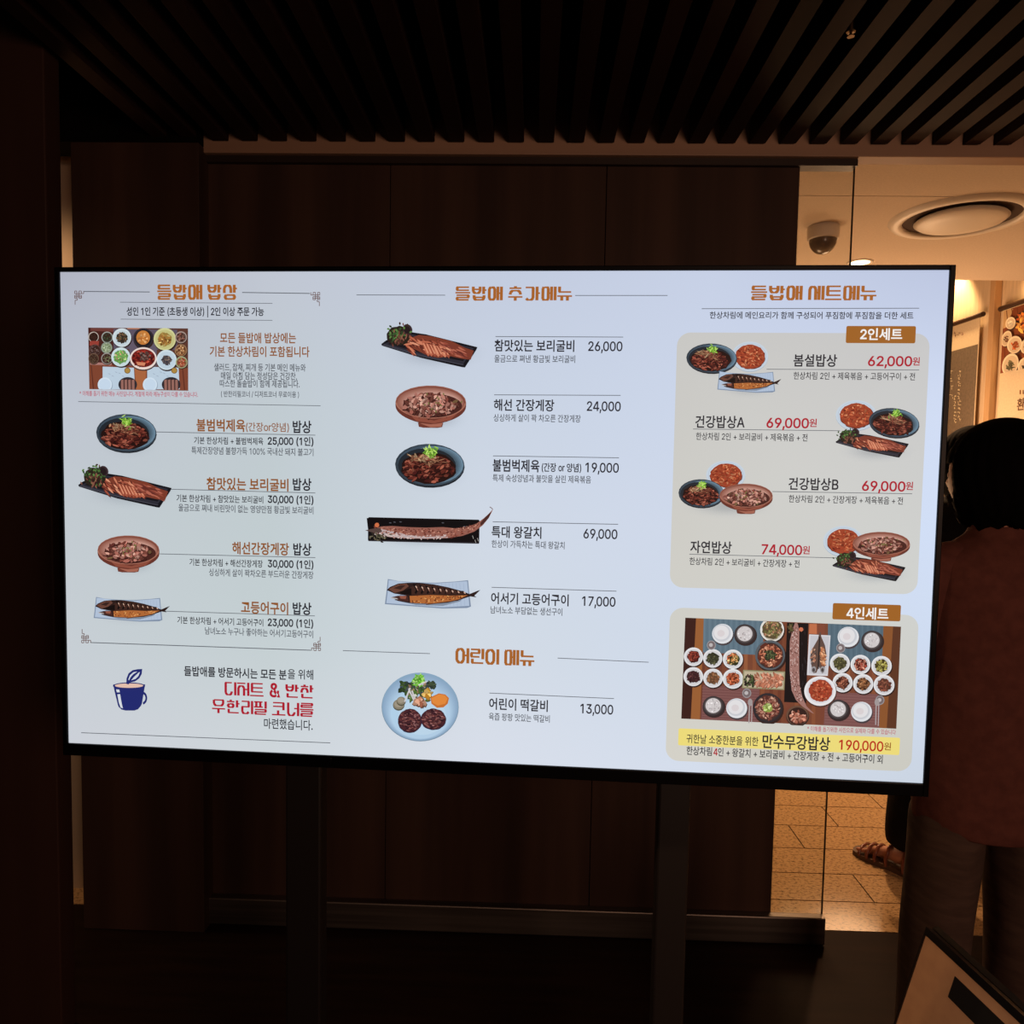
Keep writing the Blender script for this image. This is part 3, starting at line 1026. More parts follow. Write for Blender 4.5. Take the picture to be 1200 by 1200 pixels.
text(R5, '한상차림 2인 + 간장게장 + 제육볶음 + 전', 491, 940, 948, 29, DK, 0.008, 'description_text')
text(R6, '자연밥상', 97, 104, 263, 47, DK, 0.018, 'dish_name_text')
text(R6, '74,000', 382, 113, 545, 46, RD, 0.022, 'price_text')
text(R6, '원', 546, 117, 575, 32, RD, 0.016, 'price_text')
text(R6, '한상차림 2인 + 보리굴비 + 간장게장 + 전', 94, 161, 534, 29, DK, 0.008, 'description_text')
text(R6, '4인세트', 722, 368, 890, 45, WH, 0.022, 'tag_text')
text(R6, '* 이해를 돕기위한 사진으로 실제와 다를 수 있습니다', 565, 831, 920, 20, PK, 0.010, 'note_text')
text(R6, '귀한날 소중한분을 위한', 82, 871, 370, 35, DK, 0.008)
text(R6, '만수무강밥상', 386, 882, 657, 52, DK, 0.018, 'dish_name_text')
text(R6, '190,000', 692, 895, 870, 46, (186, 40, 28), 0.018, 'price_text')
text(R6, '원', 872, 902, 900, 30, (150, 90, 30), 0.012, 'price_text')
text(R6, '한상차림', 82, 919, 184, 33, DK, 0.012, 'description_text')
text(R6, '4', 190, 924, 207, 33, RD, 0.022, 'description_text')
text(R6, '인 + 왕갈치 + 보리굴비 + 간장게장 + 전 + 고등어구이 외', 208, 925, 868, 33, DK, 0.012, 'description_text')

dg = bpy.context.evaluated_depsgraph_get()
dg.update()
done = [([(bpy.data.meshes.new_from_object(ob.evaluated_get(dg)), x_) for ob, x_ in obs], args) for obs, args in TEXTS]
for obs, args in TEXTS:
    for ob, x_ in obs:
        bpy.data.objects.remove(ob)
for parts, args in done:
    set_text(parts, *args)

# thin rules
LN = (88, 92, 100)
for Z, p, q, w in [(R1, (133, 143), (397, 145), 3), (R1, (768, 147), (1040, 151), 3), (R1, (278, 186), (890, 191), 2), (R1, (280, 254), (890, 259), 2),
                   (R1, (110, 585), (1083, 602), 2.2), (R1, (422, 707), (1062, 720), 2.4), (R1, (480, 937), (1062, 952), 2.4),
                   (R2, (437, 168), (1062, 183), 2.4), (R2, (460, 398), (1060, 417), 2.4), (R2, (160, 524), (1045, 555), 3), (R2, (122, 886), (1122, 927), 2.6),
                   (R3, (55, 110), (375, 111), 2.2), (R3, (843, 112), (1176, 112), 2.2), (R3, (556, 260), (1016, 262), 2.2), (R3, (551, 470), (1007, 472), 2.2),
                   (R3, (547, 690), (1001, 697), 2.2), (R4, (546, 66), (998, 75), 2.2), (R4, (542, 302), (992, 316), 2.2), (R4, (6, 530), (320, 541), 2.2),
                   (R4, (780, 557), (1108, 572), 2.2), (R4, (534, 683), (983, 703), 2.2), (R5, (145, 178), (1018, 176), 2.4), (R5, (405, 421), (1018, 424), 2.2),
                   (R5, (110, 661), (700, 668), 2.2), (R5, (428, 912), (990, 921), 2.2), (R6, (95, 135), (690, 150), 2.2)]:
    a = tvart(H_LINE+0.0002)
    a.line(Z(*p), Z(*q), w/Z.k*1.05, LN)
    a.build('divider_line', art_e, screen)

# knot ornaments in the corners of the left frame: one square fret, mirrored
KNOT = [[(0, 30), (25, 30), (25, 0), (0, 0), (0, 30)], [(25, 15), (25, 85), (0, 85), (0, 50), (80, 50), (80, 85), (50, 85), (50, 0), (78, 0), (78, 30), (25, 30)],
        [(50, 30), (105, 30), (105, 0)], [(30, 85), (30, 108), (5, 108), (5, 160)], [(0, 68), (80, 68)]]
for Z, ox, oy, mx_, my_ in [(Zm(0, 280, 10), 880, 612, 1, 1), (R1, 1080, 147, -1, 1), (R2, 124, 525, 1, -1), (R2, 1083, 556, -1, -1)]:
    a = tvart(H_LINE+0.0003)
    k = 1.0 if Z.k == 10 else Z.k/10
    for path in KNOT:
        for p, q in zip(path, path[1:]):
            a.line(Z(ox+mx_*p[0]*k, oy+my_*p[1]*k), Z(ox+mx_*q[0]*k, oy+my_*q[1]*k), 0.75, (104, 74, 70))
    a.build('corner_ornament', art_e, screen)

# cup emblem
a = tvart(H_PIC)
Zc = R2
NV = (34, 42, 110)
cup = lambda pts, col: a.poly([Zc(*p) for p in pts], col)
for k in range(18):
    t0, t1 = -1.35+k*0.155, -1.35+(k+1)*0.155
    f0 = [(368+19*math.cos(t)*r, 747+26*math.sin(t)*r) for t, r in ((t0, 1), (t1, 1), (t1, .62), (t0, .62))]
    cup(f0, NV)
bowl = [(250, 692)]
bowl += [(256+i*2.2, 720+i*9) for i in range(7)]
bowl += [(272, 782), (284, 793), (300, 797), (336, 797), (350, 792), (362, 778)]
bowl += [(366+i*2.0, 768-i*12) for i in range(6)] + [(379, 692)]
cup(bowl, NV)
a.poly([Zc(314+65*math.cos(2*math.pi*i/28), 698+14*math.sin(2*math.pi*i/28)) for i in range(28)], NV)
a.poly([Zc(314+57*math.cos(2*math.pi*i/28), 697+9*math.sin(2*math.pi*i/28)) for i in range(28)], (226, 190, 172))
cup([(262, 712), (275, 713), (277, 724), (265, 724)], (212, 218, 224))
cup([(267, 732), (278, 731), (286, 775), (290, 788), (280, 785), (273, 765)], (212, 218, 224))
cup([(303, 690), (304, 668), (312, 648), (328, 635), (348, 631), (367, 630), (365, 650), (355, 668), (338, 680), (320, 684), (312, 692)], NV)
cup([(311, 672), (318, 655), (332, 643), (348, 640), (330, 652), (319, 665), (314, 676)], (206, 214, 222))
cup([(322, 676), (334, 662), (352, 645), (358, 642), (352, 658), (340, 670)], (206, 214, 222))
a.build('cup_emblem', art_e, screen)


# ---- dishes
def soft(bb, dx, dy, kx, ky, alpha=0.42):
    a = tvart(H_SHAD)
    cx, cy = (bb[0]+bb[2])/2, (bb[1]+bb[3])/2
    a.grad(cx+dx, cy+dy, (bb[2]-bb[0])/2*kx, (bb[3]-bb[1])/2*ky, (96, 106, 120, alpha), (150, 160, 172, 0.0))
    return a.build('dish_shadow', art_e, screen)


def bulgogi(a, cx, cy, rx, ry, rot=0.03, seed=1):
    random.seed(seed)
    a.unit(cx, cy, rx, ry, rot)
    a.ell(0.01, 0.05, 1.0, 0.99, (26, 30, 36))
    a.ell(0, 0, 1, .97, (50, 60, 70))
    a.ell(.03, -.01, .96, .92, (62, 78, 92))
    for k in range(7):
        a.ell(.14-.035*k, -.03+.012*k, .83-.015*k, .84-.02*k, (104-11*k, 132-14*k, 152-16*k))
    a.ell(-.08, .03, .84, .80, (34, 40, 47))
    a.ell(-.03, .14, .80, .72, (36, 18, 16), jit=.04)
    a.pile(-.03, .20, .74, .60, 120, [(86, 36, 30), (110, 48, 38), (64, 26, 24), (134, 66, 52), (160, 88, 70)], .12, .055, (34, 14, 13))
    a.pile(-.04, .05, .62, .52, 90, [(96, 40, 32), (118, 54, 42), (74, 28, 26), (150, 84, 66), (60, 22, 20)], .11, .045, (34, 14, 13))
    a.pile(-.22, -.28, .38, .20, 26, [(166, 122, 90), (140, 90, 66), (184, 150, 116)], .16, .03, (60, 28, 22))
    a.pile(.16, -.12, .28, .18, 16, [(150, 104, 78), (120, 62, 48)], .15, .03, (50, 22, 18))
    for k in range(46):
        x, y = random.gauss(.03, .09), random.gauss(-.60, .12)
        a.leaf(x, y, random.uniform(.06, .13), .022, random.uniform(-2.6, -.5), random.choice([(122, 172, 52), (152, 200, 72), (96, 146, 44), (186, 222, 110)]))


def crab(a, bb, seed=2):
    random.seed(seed)
    s = (bb[2]-bb[0])/2
    sy = (bb[3]-bb[1])/1.17
    a.unit((bb[0]+bb[2])/2, bb[1]+.465*sy, s, sy, 0.012)
    low = [(math.cos(t), .12+.0*t+.55*math.sin(t)**1.0*(1-.10*abs(math.cos(t)))) for t in [math.pi*i/20 for i in range(21)]]
    a.poly([(-.36, .58), (.36, .58), (.33, .70), (.2, .725), (-.2, .725), (-.33, .70)], (112, 58, 46))
    a.poly([(-.3, .60), (.34, .58), (.3, .69), (0, .71)], (164, 102, 84))
    a.poly([(-1, 0)]+[(-p[0], p[1]*.93) for p in low]+[(1, 0)], (104, 52, 42))
    a.poly([(-.55, .40), (.1, .52), (.75, .32), (.55, .50), (.1, .60), (-.4, .54)], (140, 76, 60))
    a.ell(0, 0, 1, .465, (150, 92, 76))
    a.ell(0, .004, .975, .44, (122, 68, 56))
    for k in range(8):
        a.ell(-.01+.012*k, .012+.0*k, .95-.03*k, .42-.02*k, (146+7*k, 92+8*k, 78+8*k))
    a.ell(.05, .10, .84, .335, (74, 38, 33))
    a.pile(-.02, .08, .76, .30, 110, [(150, 88, 76), (176, 116, 102), (112, 60, 50), (84, 42, 36), (196, 144, 128), (110, 84, 56)], .10, .05, (52, 24, 22))
    a.pile(-.1, .0, .60, .24, 60, [(186, 122, 108), (206, 152, 136), (140, 74, 62), (96, 48, 42), (216, 172, 154)], .09, .04, (56, 26, 24))
    a.pile(.02, .07, .70, .25, 60, [(176, 118, 104), (196, 146, 130), (150, 92, 80), (116, 66, 56)], .085, .04, (66, 32, 28))
    for k in range(12):
        a.leaf(random.gauss(.1, .3), random.gauss(.02, .12), .04, .02, random.uniform(0, 3), (118, 112, 62))
    a.poly([(math.cos(t)*r, math.sin(t)*r*.465) for r, rng in ((1, range(0, 25)), (.955, range(24, -1, -1))) for t in [math.pi*(.02+.96*i/24) for i in rng]], (166, 108, 90))


def gulbi(a, bb, seed=3):
    random.seed(seed)
    a.frame((190, 95, 985, 462), bb)
    a.poly([(190, 270), (230, 240), (440, 172), (560, 190), (985, 296), (975, 320), (882, 464), (860, 462), (520, 385), (196, 284)], (20, 20, 26))
    a.poly([(215, 268), (440, 190), (955, 303), (870, 432), (520, 360)], (44, 44, 54))
    a.poly([(240, 268), (440, 206), (930, 310), (866, 412), (520, 345)], (24, 22, 27))
    a.poly([(196, 280), (520, 374), (868, 446), (872, 436), (520, 360), (215, 270)], (60, 60, 70))
    a.poly([(390, 290), (420, 225), (500, 195), (600, 205), (770, 245), (880, 300), (955, 325), (930, 400), (860, 392), (760, 370), (660, 385), (560, 360), (470, 315)], (122, 58, 42))
    pal = [(184, 100, 74), (204, 124, 94), (158, 78, 58), (132, 60, 46), (220, 148, 116)]
    for k in range(46):
        x = random.uniform(405, 740)
        y = 215+(x-405)*.16+random.uniform(0, 120)*(1-.25*(x-405)/335)
        a.leaf(x, y+4, random.uniform(34, 60), 9, .65+random.gauss(0, .3), (92, 40, 32))
        a.leaf(x, y, random.uniform(30, 56), 8, .65+random.gauss(0, .3), random.choice(pal))
    for k in range(7):
        x = 530+k*28
        a.poly([(x, 255+k*6), (x+20, 262+k*6), (x+62, 352+k*3), (x+48, 372+k*2), (x+26, 340+k*4)], random.choice(pal[:3]))
        a.poly([(x+6, 262+k*6), (x+14, 266+k*6), (x+50, 340+k*3), (x+44, 350+k*2)], (226, 154, 120))
    for k in range(50):
        x = random.uniform(690, 905)
        y = 262+(x-700)*.30+random.uniform(-8, 72)
        a.leaf(x, y, random.uniform(24, 46), 6, .42+random.gauss(0, .14), random.choice([(150, 74, 58), (120, 56, 46), (178, 100, 80), (98, 44, 38)]))
    a.ell(330, 205, 95, 82, (40, 34, 26), jit=.08)
    a.ell(408, 150, 38, 46, (58, 42, 46), rot=-.5)
    a.ell(404, 152, 26, 36, (36, 26, 28), rot=-.5)
    a.leaf(372, 108, 14, 6, 1.4, (120, 72, 70))
    for k in range(60):
        x, y = random.gauss(318, 42), random.gauss(185, 34)
        a.leaf(x, y, 14, 8, random.uniform(0, 3), random.choice([(70, 104, 52), (54, 82, 44), (92, 128, 66), (44, 60, 36), (60, 40, 32)]))
    for k in range(40):
        x, y = random.gauss(340, 34), random.gauss(232, 24)
        a.leaf(x, y, 16, 6, random.uniform(.8, 2.2), random.choice([(110, 66, 54), (70, 40, 34), (46, 26, 24), (134, 84, 68)]))


def mackerel(a, bb, seed=5):
    random.seed(seed)
    a.frame((220, 622, 1010, 868), bb)
    a.poly([(245, 624), (330, 640), (480, 652), (640, 655), (800, 645), (908, 634), (918, 740), (932, 852), (900, 864), (700, 868), (480, 852), (220, 832), (232, 740)], (126, 142, 166))
    a.poly([(252, 632), (480, 658), (640, 661), (900, 642), (910, 740), (918, 846), (700, 858), (480, 843), (232, 823), (242, 740)], (176, 192, 214))
    for k in range(14):
        a.line((480+k*30, 658), (490+k*30, 850), 3, (158, 174, 198))
    a.poly([(300, 800), (400, 700), (700, 690), (900, 755), (840, 810), (700, 846), (480, 840)], (128, 140, 158))
    a.poly([(235, 716), (262, 690), (330, 662), (410, 655), (500, 655), (620, 668), (740, 692), (850, 722), (920, 748), (985, 722), (1010, 714), (960, 762), (978, 776), (925, 768), (840, 796), (740, 820), (600, 832), (470, 826), (420, 822), (330, 806), (280, 780), (300, 772), (400, 760), (300, 745)], (44, 28, 26))
    a.poly([(430, 690), (520, 664), (640, 680), (760, 704), (850, 730), (900, 750), (430, 755)], (62, 38, 32))
    for k in range(9):
        x = 450+k*50
        t = (k/9)
        a.poly([(x, 664+k*7), (x+22, 668+k*7), (x+50-k*2, 712+k*4), (x+30-k*2, 748-k*0), (x+14, 742), (x+26, 712+k*3)], (20, 14, 15))
        a.line((x+24, 680+k*6), (x+44-k*2, 720+k*3), 7, (152, 104, 86))
        a.leaf(x+30, 690+k*6, 12, 5, .9, (206, 170, 150))
    a.poly([(250, 706), (330, 668), (400, 662), (418, 684), (370, 720), (300, 740)], (104, 66, 54))
    a.poly([(290, 700), (350, 676), (392, 676), (350, 712)], (58, 36, 32))
    a.poly([(340, 730), (440, 700), (440, 755), (360, 750)], (22, 15, 15))
    a.poly([(424, 764), (600, 756), (760, 762), (906, 758), (830, 792), (720, 816), (580, 828), (430, 820)], (176, 104, 54))
    for k in range(60):
        x = random.uniform(436, 860)
        y = random.uniform(764, 764+58*(1-max(0, (x-560)/420)))
        a.leaf(x, y, 9, 4, random.uniform(0, 3), random.choice([(206, 138, 76), (140, 70, 38), (96, 46, 28), (224, 164, 100)]))
    a.poly([(270, 776), (330, 762), (410, 768), (420, 812), (330, 800)], (70, 40, 36))
    a.poly([(262, 774), (320, 782), (330, 792), (280, 786)], (186, 180, 178))
    a.poly([(340, 764), (400, 764), (392, 790), (350, 786)], (144, 84, 66))
    a.line((560, 836), (830, 800), 5, (80, 44, 28))


def hairtail(a, bb, seed=6):
    random.seed(seed)
    a.frame((58, 28, 1115, 332), bb)
    a.poly([(88, 113), (996, 134), (1003, 142), (1000, 328), (990, 332), (84, 309), (80, 300), (82, 120)], (14, 12, 15))
    a.poly([(84, 302), (1000, 322), (996, 333), (86, 311)], (44, 40, 46))
    a.poly([(70, 120), (96, 122), (94, 200), (80, 210)], (14, 12, 15))
    for x, y in ((265, 160), (300, 154), (350, 152), (880, 190), (700, 160)):
        a.leaf(x, y, 12, 4, .1, (82, 82, 90))
    top = [(58, 222), (110, 212), (190, 190), (280, 186), (420, 196), (560, 200), (700, 195), (800, 205), (900, 192), (980, 165), (1040, 120), (1082, 82), (1108, 52), (1100, 34), (1088, 28)]
    bot = [(1096, 28), (1114, 46), (1104, 70), (1080, 118), (1030, 180), (960, 232), (860, 268), (740, 286), (560, 292), (400, 288), (260, 278), (170, 254), (100, 234)]
    a.poly(top+bot, (146, 92, 80))
    a.poly([(100, 228), (190, 212), (280, 230), (420, 262), (560, 276), (740, 270), (740, 284), (560, 290), (400, 286), (260, 276), (170, 252)], (186, 168, 168))
    for k in range(330):
        t = random.random()
        x = 130+t*860
        mid = 232+34*math.sin(t*3.1)*.6-(max(0, t-.78)*230)
        hh = 42*(1-max(0, t-.8)*3)
        y = mid+random.uniform(-hh, hh)
        low = (y-mid)/hh > .25
        pal = [(200, 176, 170), (172, 128, 116), (214, 196, 192)] if low and t < .7 else [(112, 54, 44), (86, 40, 34), (172, 110, 92), (196, 142, 122), (140, 74, 60)]
        a.leaf(x, y, 10, 4, random.gauss(0, .5)-(.6 if t > .85 else 0), random.choice(pal))
    a.poly([(58, 222), (110, 210), (180, 200), (200, 232), (150, 246), (100, 234)], (84, 66, 62))
    a.poly([(1010, 160), (1045, 118), (1084, 80), (1100, 66), (1080, 118), (1035, 168), (1012, 186)], (74, 42, 38))
    a.line((1086, 28), (1112, 46), 4, (96, 84, 84))
    a.ell(155, 178, 19, 18, (206, 112, 72), jit=.1)
    for k in range(34):
        a.leaf(random.gauss(165, 34), random.gauss(272, 14), 14, 6, random.uniform(0, 3), random.choice([(104, 98, 78), (62, 60, 44), (140, 128, 102), (46, 40, 34)]))
    for x, y in ((945, 265), (985, 285), (965, 300)):
        a.line((x, y), (x+8, y+26), 4, (176, 172, 166))


def jeon(a, cx, cy, rx, ry, seed=7, kf=.80, dx=.0):
    random.seed(seed)
    a.unit(cx, cy, rx, ry, 0)
    a.ell(0, .03, 1.0, 1.0, (150, 166, 184))
    a.ell(0, 0, 1, 1, (196, 208, 220))
    a.ell(0, 0, .9, .9, (182, 196, 212))
    a.ell(0, 0, .86, .86, (200, 210, 220))
    a.ell(.02+dx, .04, kf+.02, kf+.02, (104, 42, 26), n=40, jit=.035)
    a.ell(.01+dx, .0, kf, kf, (156, 66, 42), n=40, jit=.035)
    a.pile(dx, 0, kf*.88, kf*.88, 130, [(178, 84, 52), (156, 62, 38), (194, 108, 70), (128, 46, 30), (170, 74, 44), (206, 132, 92)], .11, .04, (140, 50, 30))


def pic(fn, *args, **kw):
    a = tvart(kw.pop('base', H_PIC))
    fn(a, *args, **kw)
    o = a.build('dish_picture', art_e, screen)
    assert a.z < H_TXT-1e-4, (fn.__name__, a.z)
    return o


Z6, Z7 = Zm(420, 365, 7.0588), Zm(420, 590, 7.0588)
# middle column pictures
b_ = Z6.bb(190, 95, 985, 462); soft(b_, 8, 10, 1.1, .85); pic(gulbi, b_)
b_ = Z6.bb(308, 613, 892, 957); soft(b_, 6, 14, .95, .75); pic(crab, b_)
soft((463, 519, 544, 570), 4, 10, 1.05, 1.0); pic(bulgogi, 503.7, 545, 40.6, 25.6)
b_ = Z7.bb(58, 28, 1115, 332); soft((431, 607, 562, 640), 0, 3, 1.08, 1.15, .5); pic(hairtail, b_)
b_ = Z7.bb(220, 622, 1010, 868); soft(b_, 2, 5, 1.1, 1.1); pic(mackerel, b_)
# left column pictures
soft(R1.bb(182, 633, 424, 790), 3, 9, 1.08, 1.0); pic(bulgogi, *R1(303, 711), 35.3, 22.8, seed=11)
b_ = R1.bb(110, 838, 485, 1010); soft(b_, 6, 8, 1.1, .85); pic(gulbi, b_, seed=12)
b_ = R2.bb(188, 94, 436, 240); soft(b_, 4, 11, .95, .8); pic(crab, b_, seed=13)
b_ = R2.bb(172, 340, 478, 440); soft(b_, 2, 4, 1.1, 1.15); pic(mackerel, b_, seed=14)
# right column: overlapping sets, each dish a little above the last
B0, B1 = H_PIC, H_PIC+0.0016
for o in (soft((804, 402, 864, 438), 2, 6, 1.05, 1.05), soft((840, 434, 912, 460), 2, 6, 1.1, 1.15)):
    pass
pic(jeon, *R5(338, 370), 21.5, 17.6, seed=21)
pic(bulgogi, *R5(184, 377), 29.6, 17.8, seed=22, base=H_PIC+0.0008)
pic(mackerel, R5.bb(206, 428, 463, 516), seed=23, base=H_PIC+0.0024)
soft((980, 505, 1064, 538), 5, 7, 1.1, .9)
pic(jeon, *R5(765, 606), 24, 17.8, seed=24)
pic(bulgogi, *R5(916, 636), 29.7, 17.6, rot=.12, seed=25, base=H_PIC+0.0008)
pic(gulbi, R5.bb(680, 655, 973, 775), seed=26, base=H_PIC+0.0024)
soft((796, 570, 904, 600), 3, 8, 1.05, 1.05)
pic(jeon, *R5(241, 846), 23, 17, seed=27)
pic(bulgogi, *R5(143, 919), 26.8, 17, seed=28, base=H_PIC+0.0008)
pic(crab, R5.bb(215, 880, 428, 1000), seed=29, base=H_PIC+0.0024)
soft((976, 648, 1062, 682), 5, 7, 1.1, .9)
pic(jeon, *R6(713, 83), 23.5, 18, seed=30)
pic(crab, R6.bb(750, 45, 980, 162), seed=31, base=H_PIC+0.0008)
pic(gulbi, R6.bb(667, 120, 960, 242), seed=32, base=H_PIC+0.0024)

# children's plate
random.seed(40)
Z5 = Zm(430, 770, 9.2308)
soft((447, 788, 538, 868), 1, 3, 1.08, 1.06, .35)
a = tvart(H_PIC)
a.frame((0, 0, 1200, 1015), Z5.bb(0, 0, 1200, 1015))
a.ell(577, 540, 417, 370, (118, 142, 164), n=48)
a.ell(577, 534, 412, 368, (136, 166, 192), n=48)
for k in range(10):
    a.ell(577, 545+k*7, 400-k*9, 352-k*9, (140+4*k, 168+4*k, 196+3.5*k), n=44)
a.ell(560, 600, 300, 250, (176, 206, 230), n=40)
a.ell(600, 640, 260, 200, (186, 212, 232), n=40)
for x, y, r in ((345, 510, 60), (372, 470, 48)):
    a.ell(x, y+8, r*1.05, r, (82, 78, 62))
    a.ell(x, y, r, r*.9, (136, 128, 110))
    a.ell(x-4, y-4, r*.7, r*.6, (158, 148, 130))
a.pile(400, 330, 40, 70, 30, [(52, 74, 40), (74, 96, 50), (60, 70, 84)], 28, 14, (36, 48, 32))
a.pile(690, 300, 46, 36, 26, [(58, 70, 50), (44, 54, 46), (80, 96, 66)], 24, 12, (36, 44, 36))
a.pile(560, 400, 120, 110, 70, [(88, 120, 58), (62, 88, 46), (150, 110, 86), (178, 140, 116), (200, 190, 180), (72, 64, 46)], 32, 13, (50, 54, 36))
a.pile(545, 345, 130, 80, 60, [(74, 104, 50), (104, 140, 62), (56, 80, 48), (186, 190, 176), (150, 120, 96), (60, 66, 70)], 30, 12, (44, 58, 36))
a.pile(560, 250, 58, 66, 60, [(112, 190, 56), (146, 212, 84), (86, 160, 44), (180, 226, 130)], 30, 9, (84, 140, 50))
for p, q in (((455, 340), (540, 530)), ((470, 330), (410, 480)), ((490, 360), (555, 540)), ((560, 300), (650, 260))):
    a.line(p, q, 16, (206, 202, 206))
a.pile(575, 480, 60, 46, 20, [(176, 116, 90), (200, 150, 124), (140, 84, 64)], 34, 20, (90, 56, 44))
a.pile(660, 390, 50, 40, 16, [(220, 170, 60), (232, 190, 110), (190, 130, 40)], 32, 18, (130, 100, 50))
a.poly([(690, 430), (780, 388), (850, 400), (890, 440), (876, 500), (830, 540), (760, 545), (700, 500)], (198, 112, 48))
a.poly([(700, 440), (785, 398), (845, 410), (875, 445), (850, 500), (770, 520), (712, 490)], (224, 136, 60))
for cx, cy, rx, ry in ((468, 682, 126, 126), (722, 664, 134, 112)):
    a.ell(cx, cy+6, rx*1.03, ry*1.02, (46, 34, 58), jit=.02, n=36)
    a.ell(cx, cy, rx, ry, (70, 36, 42), jit=.03, n=36)
    a.pile(cx, cy, rx*.88, ry*.88, 130, [(112, 62, 60), (86, 42, 46), (146, 98, 96), (58, 30, 38), (132, 78, 74)], 20, 7, (44, 22, 28), ang=.15)
a.build('dish_picture', art_e, screen)


def bowl_top(a, x, y, r, rim, inner, pal, fk=.66, n=46, ry=None, dark=(60, 36, 28), fx=0, fy=0, l=.17):
    ry = ry or r
    a.ell(x+r*.06, y+r*.1, r*1.04, ry*1.04, (52, 34, 30))
    a.ell(x, y, r, ry, rim)
    a.ell(x+r*.02, y+r*.03, r*.86, ry*.86, inner)
    if pal:
        a.ell(x+fx, y+fy, r*fk, ry*fk, dark, jit=.12)
        a.pile(x+fx, y+fy, r*fk*.92, ry*fk*.92, n, pal, r*l, r*l*.42, dark)


# left table photograph
random.seed(50)
Z2 = Zm(80, 325, 7.5)
a = tvart(H_PIC)
a.frame((0, 0, 1200, 1125), Z2.bb(0, 0, 1200, 1125))
quad = [(178, 443), (1055, 450), (1057, 997), (188, 983)]
a.clip = [a.t(*p) for p in quad]
a.poly(quad, (92, 56, 46))
a.poly([(178, 443), (400, 443), (400, 780), (188, 770)], (72, 34, 30))
a.poly([(200, 445), (420, 447), (400, 480), (200, 470)], (110, 60, 54))
a.poly([(520, 440), (660, 442), (650, 468), (525, 462)], (176, 112, 78))
a.poly([(400, 455), (960, 462), (960, 640), (400, 630)], (92, 82, 98))
a.poly([(540, 560), (780, 565), (780, 780), (540, 780)], (98, 88, 104))
a.poly([(190, 760), (1057, 800), (1057, 997), (188, 983)], (126, 68, 48))
for k in range(9):
    x = 200+k*100
    a.poly([(x, 765), (x+8, 765), (x+30, 990), (x+20, 990)], (92, 46, 34))
a.poly([(585, 790), (690, 792), (680, 995), (600, 992)], (168, 100, 62))
a.poly([(190, 745), (390, 755), (380, 775), (195, 768)], (168, 120, 112))
for x0_ in (305, 697):
    a.poly([(x0_, 785), (x0_+275, 795), (x0_+285, 985), (x0_, 985)], (186, 204, 220))
    for k in range(5):
        a.leaf(x0_+60+k*30, 850+20*math.sin(k*2), 14, 3, .4, (158, 172, 190))
bowl_top(a, 225, 525, 46, (190, 178, 168), (40, 26, 24), [(30, 20, 20), (60, 36, 30)], .8)
a.poly([(195, 560), (275, 560), (270, 600), (190, 600)], (150, 62, 52))
bowl_top(a, 345, 528, 50, (160, 164, 158), (60, 64, 58), [(46, 56, 40), (70, 84, 58), (34, 34, 30)], .7)
bowl_top(a, 238, 640, 50, (90, 64, 60), (46, 30, 30), [(44, 30, 32), (80, 56, 52), (120, 96, 92)], .8)
bowl_top(a, 342, 620, 50, (130, 140, 128), (150, 160, 136), [(170, 184, 150), (130, 150, 110), (190, 200, 176)], .72, dark=(110, 124, 92))
bowl_top(a, 228, 715, 46, (110, 84, 66), (60, 44, 38), [(96, 78, 60), (60, 44, 36)], .8)
bowl_top(a, 345, 715, 50, (150, 144, 138), (70, 50, 44), [(54, 34, 30), (110, 84, 74), (120, 130, 90)], .7)
bowl_top(a, 478, 532, 82, (206, 218, 224), (194, 208, 216), [(104, 84, 62), (70, 80, 54), (150, 104, 76), (52, 44, 38)], .58, dark=(54, 46, 38))
bowl_top(a, 665, 536, 88, (48, 44, 52), (34, 30, 34), None)
a.ell(665, 532, 60, 62, (196, 124, 58), n=30)
a.pile(665, 535, 46, 46, 30, [(214, 146, 80), (182, 106, 46), (228, 170, 110)], 14, 7, (176, 104, 46))
bowl_top(a, 855, 545, 98, (206, 206, 150), (194, 190, 128), [(206, 170, 92), (180, 120, 58), (226, 196, 124), (130, 84, 40)], .62, dark=(150, 120, 60))
bowl_top(a, 470, 702, 84, (204, 222, 226), (196, 214, 218), [(128, 186, 84), (96, 156, 66), (176, 214, 136), (196, 150, 120)], .72, dark=(104, 150, 84))
a.ell(670, 722, 122, 102, (60, 44, 44))
a.ell(668, 715, 118, 98, (232, 214, 206), n=34)
a.ell(668, 712, 104, 80, (120, 34, 28), n=34)
a.pile(668, 712, 92, 66, 70, [(150, 44, 34), (108, 30, 28), (180, 74, 56), (84, 24, 24)], 18, 9, (80, 22, 22))
a.pile(680, 695, 46, 36, 30, [(110, 80, 72), (80, 56, 52), (150, 124, 114)], 16, 8, (60, 30, 28))
a.poly([(605, 745), (690, 752), (680, 780), (620, 775)], (208, 132, 98))
bowl_top(a, 873, 728, 88, (204, 220, 228), (190, 208, 220), [(104, 92, 88), (70, 62, 66), (140, 120, 106), (60, 60, 72)], .46, dark=(66, 62, 66))
bowl_top(a, 1000, 530, 52, (170, 150, 140), (110, 90, 84), [(140, 84, 70), (96, 66, 58), (176, 130, 114)], .72)
bowl_top(a, 1000, 645, 54, (150, 116, 84), (130, 88, 58), [(190, 132, 84), (140, 88, 54), (214, 168, 120)], .8, dark=(96, 58, 38))
bowl_top(a, 1006, 750, 52, (160, 170, 130), (140, 110, 80), [(206, 104, 70), (176, 76, 50), (120, 140, 80), (226, 150, 120)], .74, dark=(120, 56, 40))
for x in (532, 943):
    a.ell(x, 822, 27, 27, (120, 92, 48))
    a.ell(x, 822, 21, 21, (172, 134, 66))
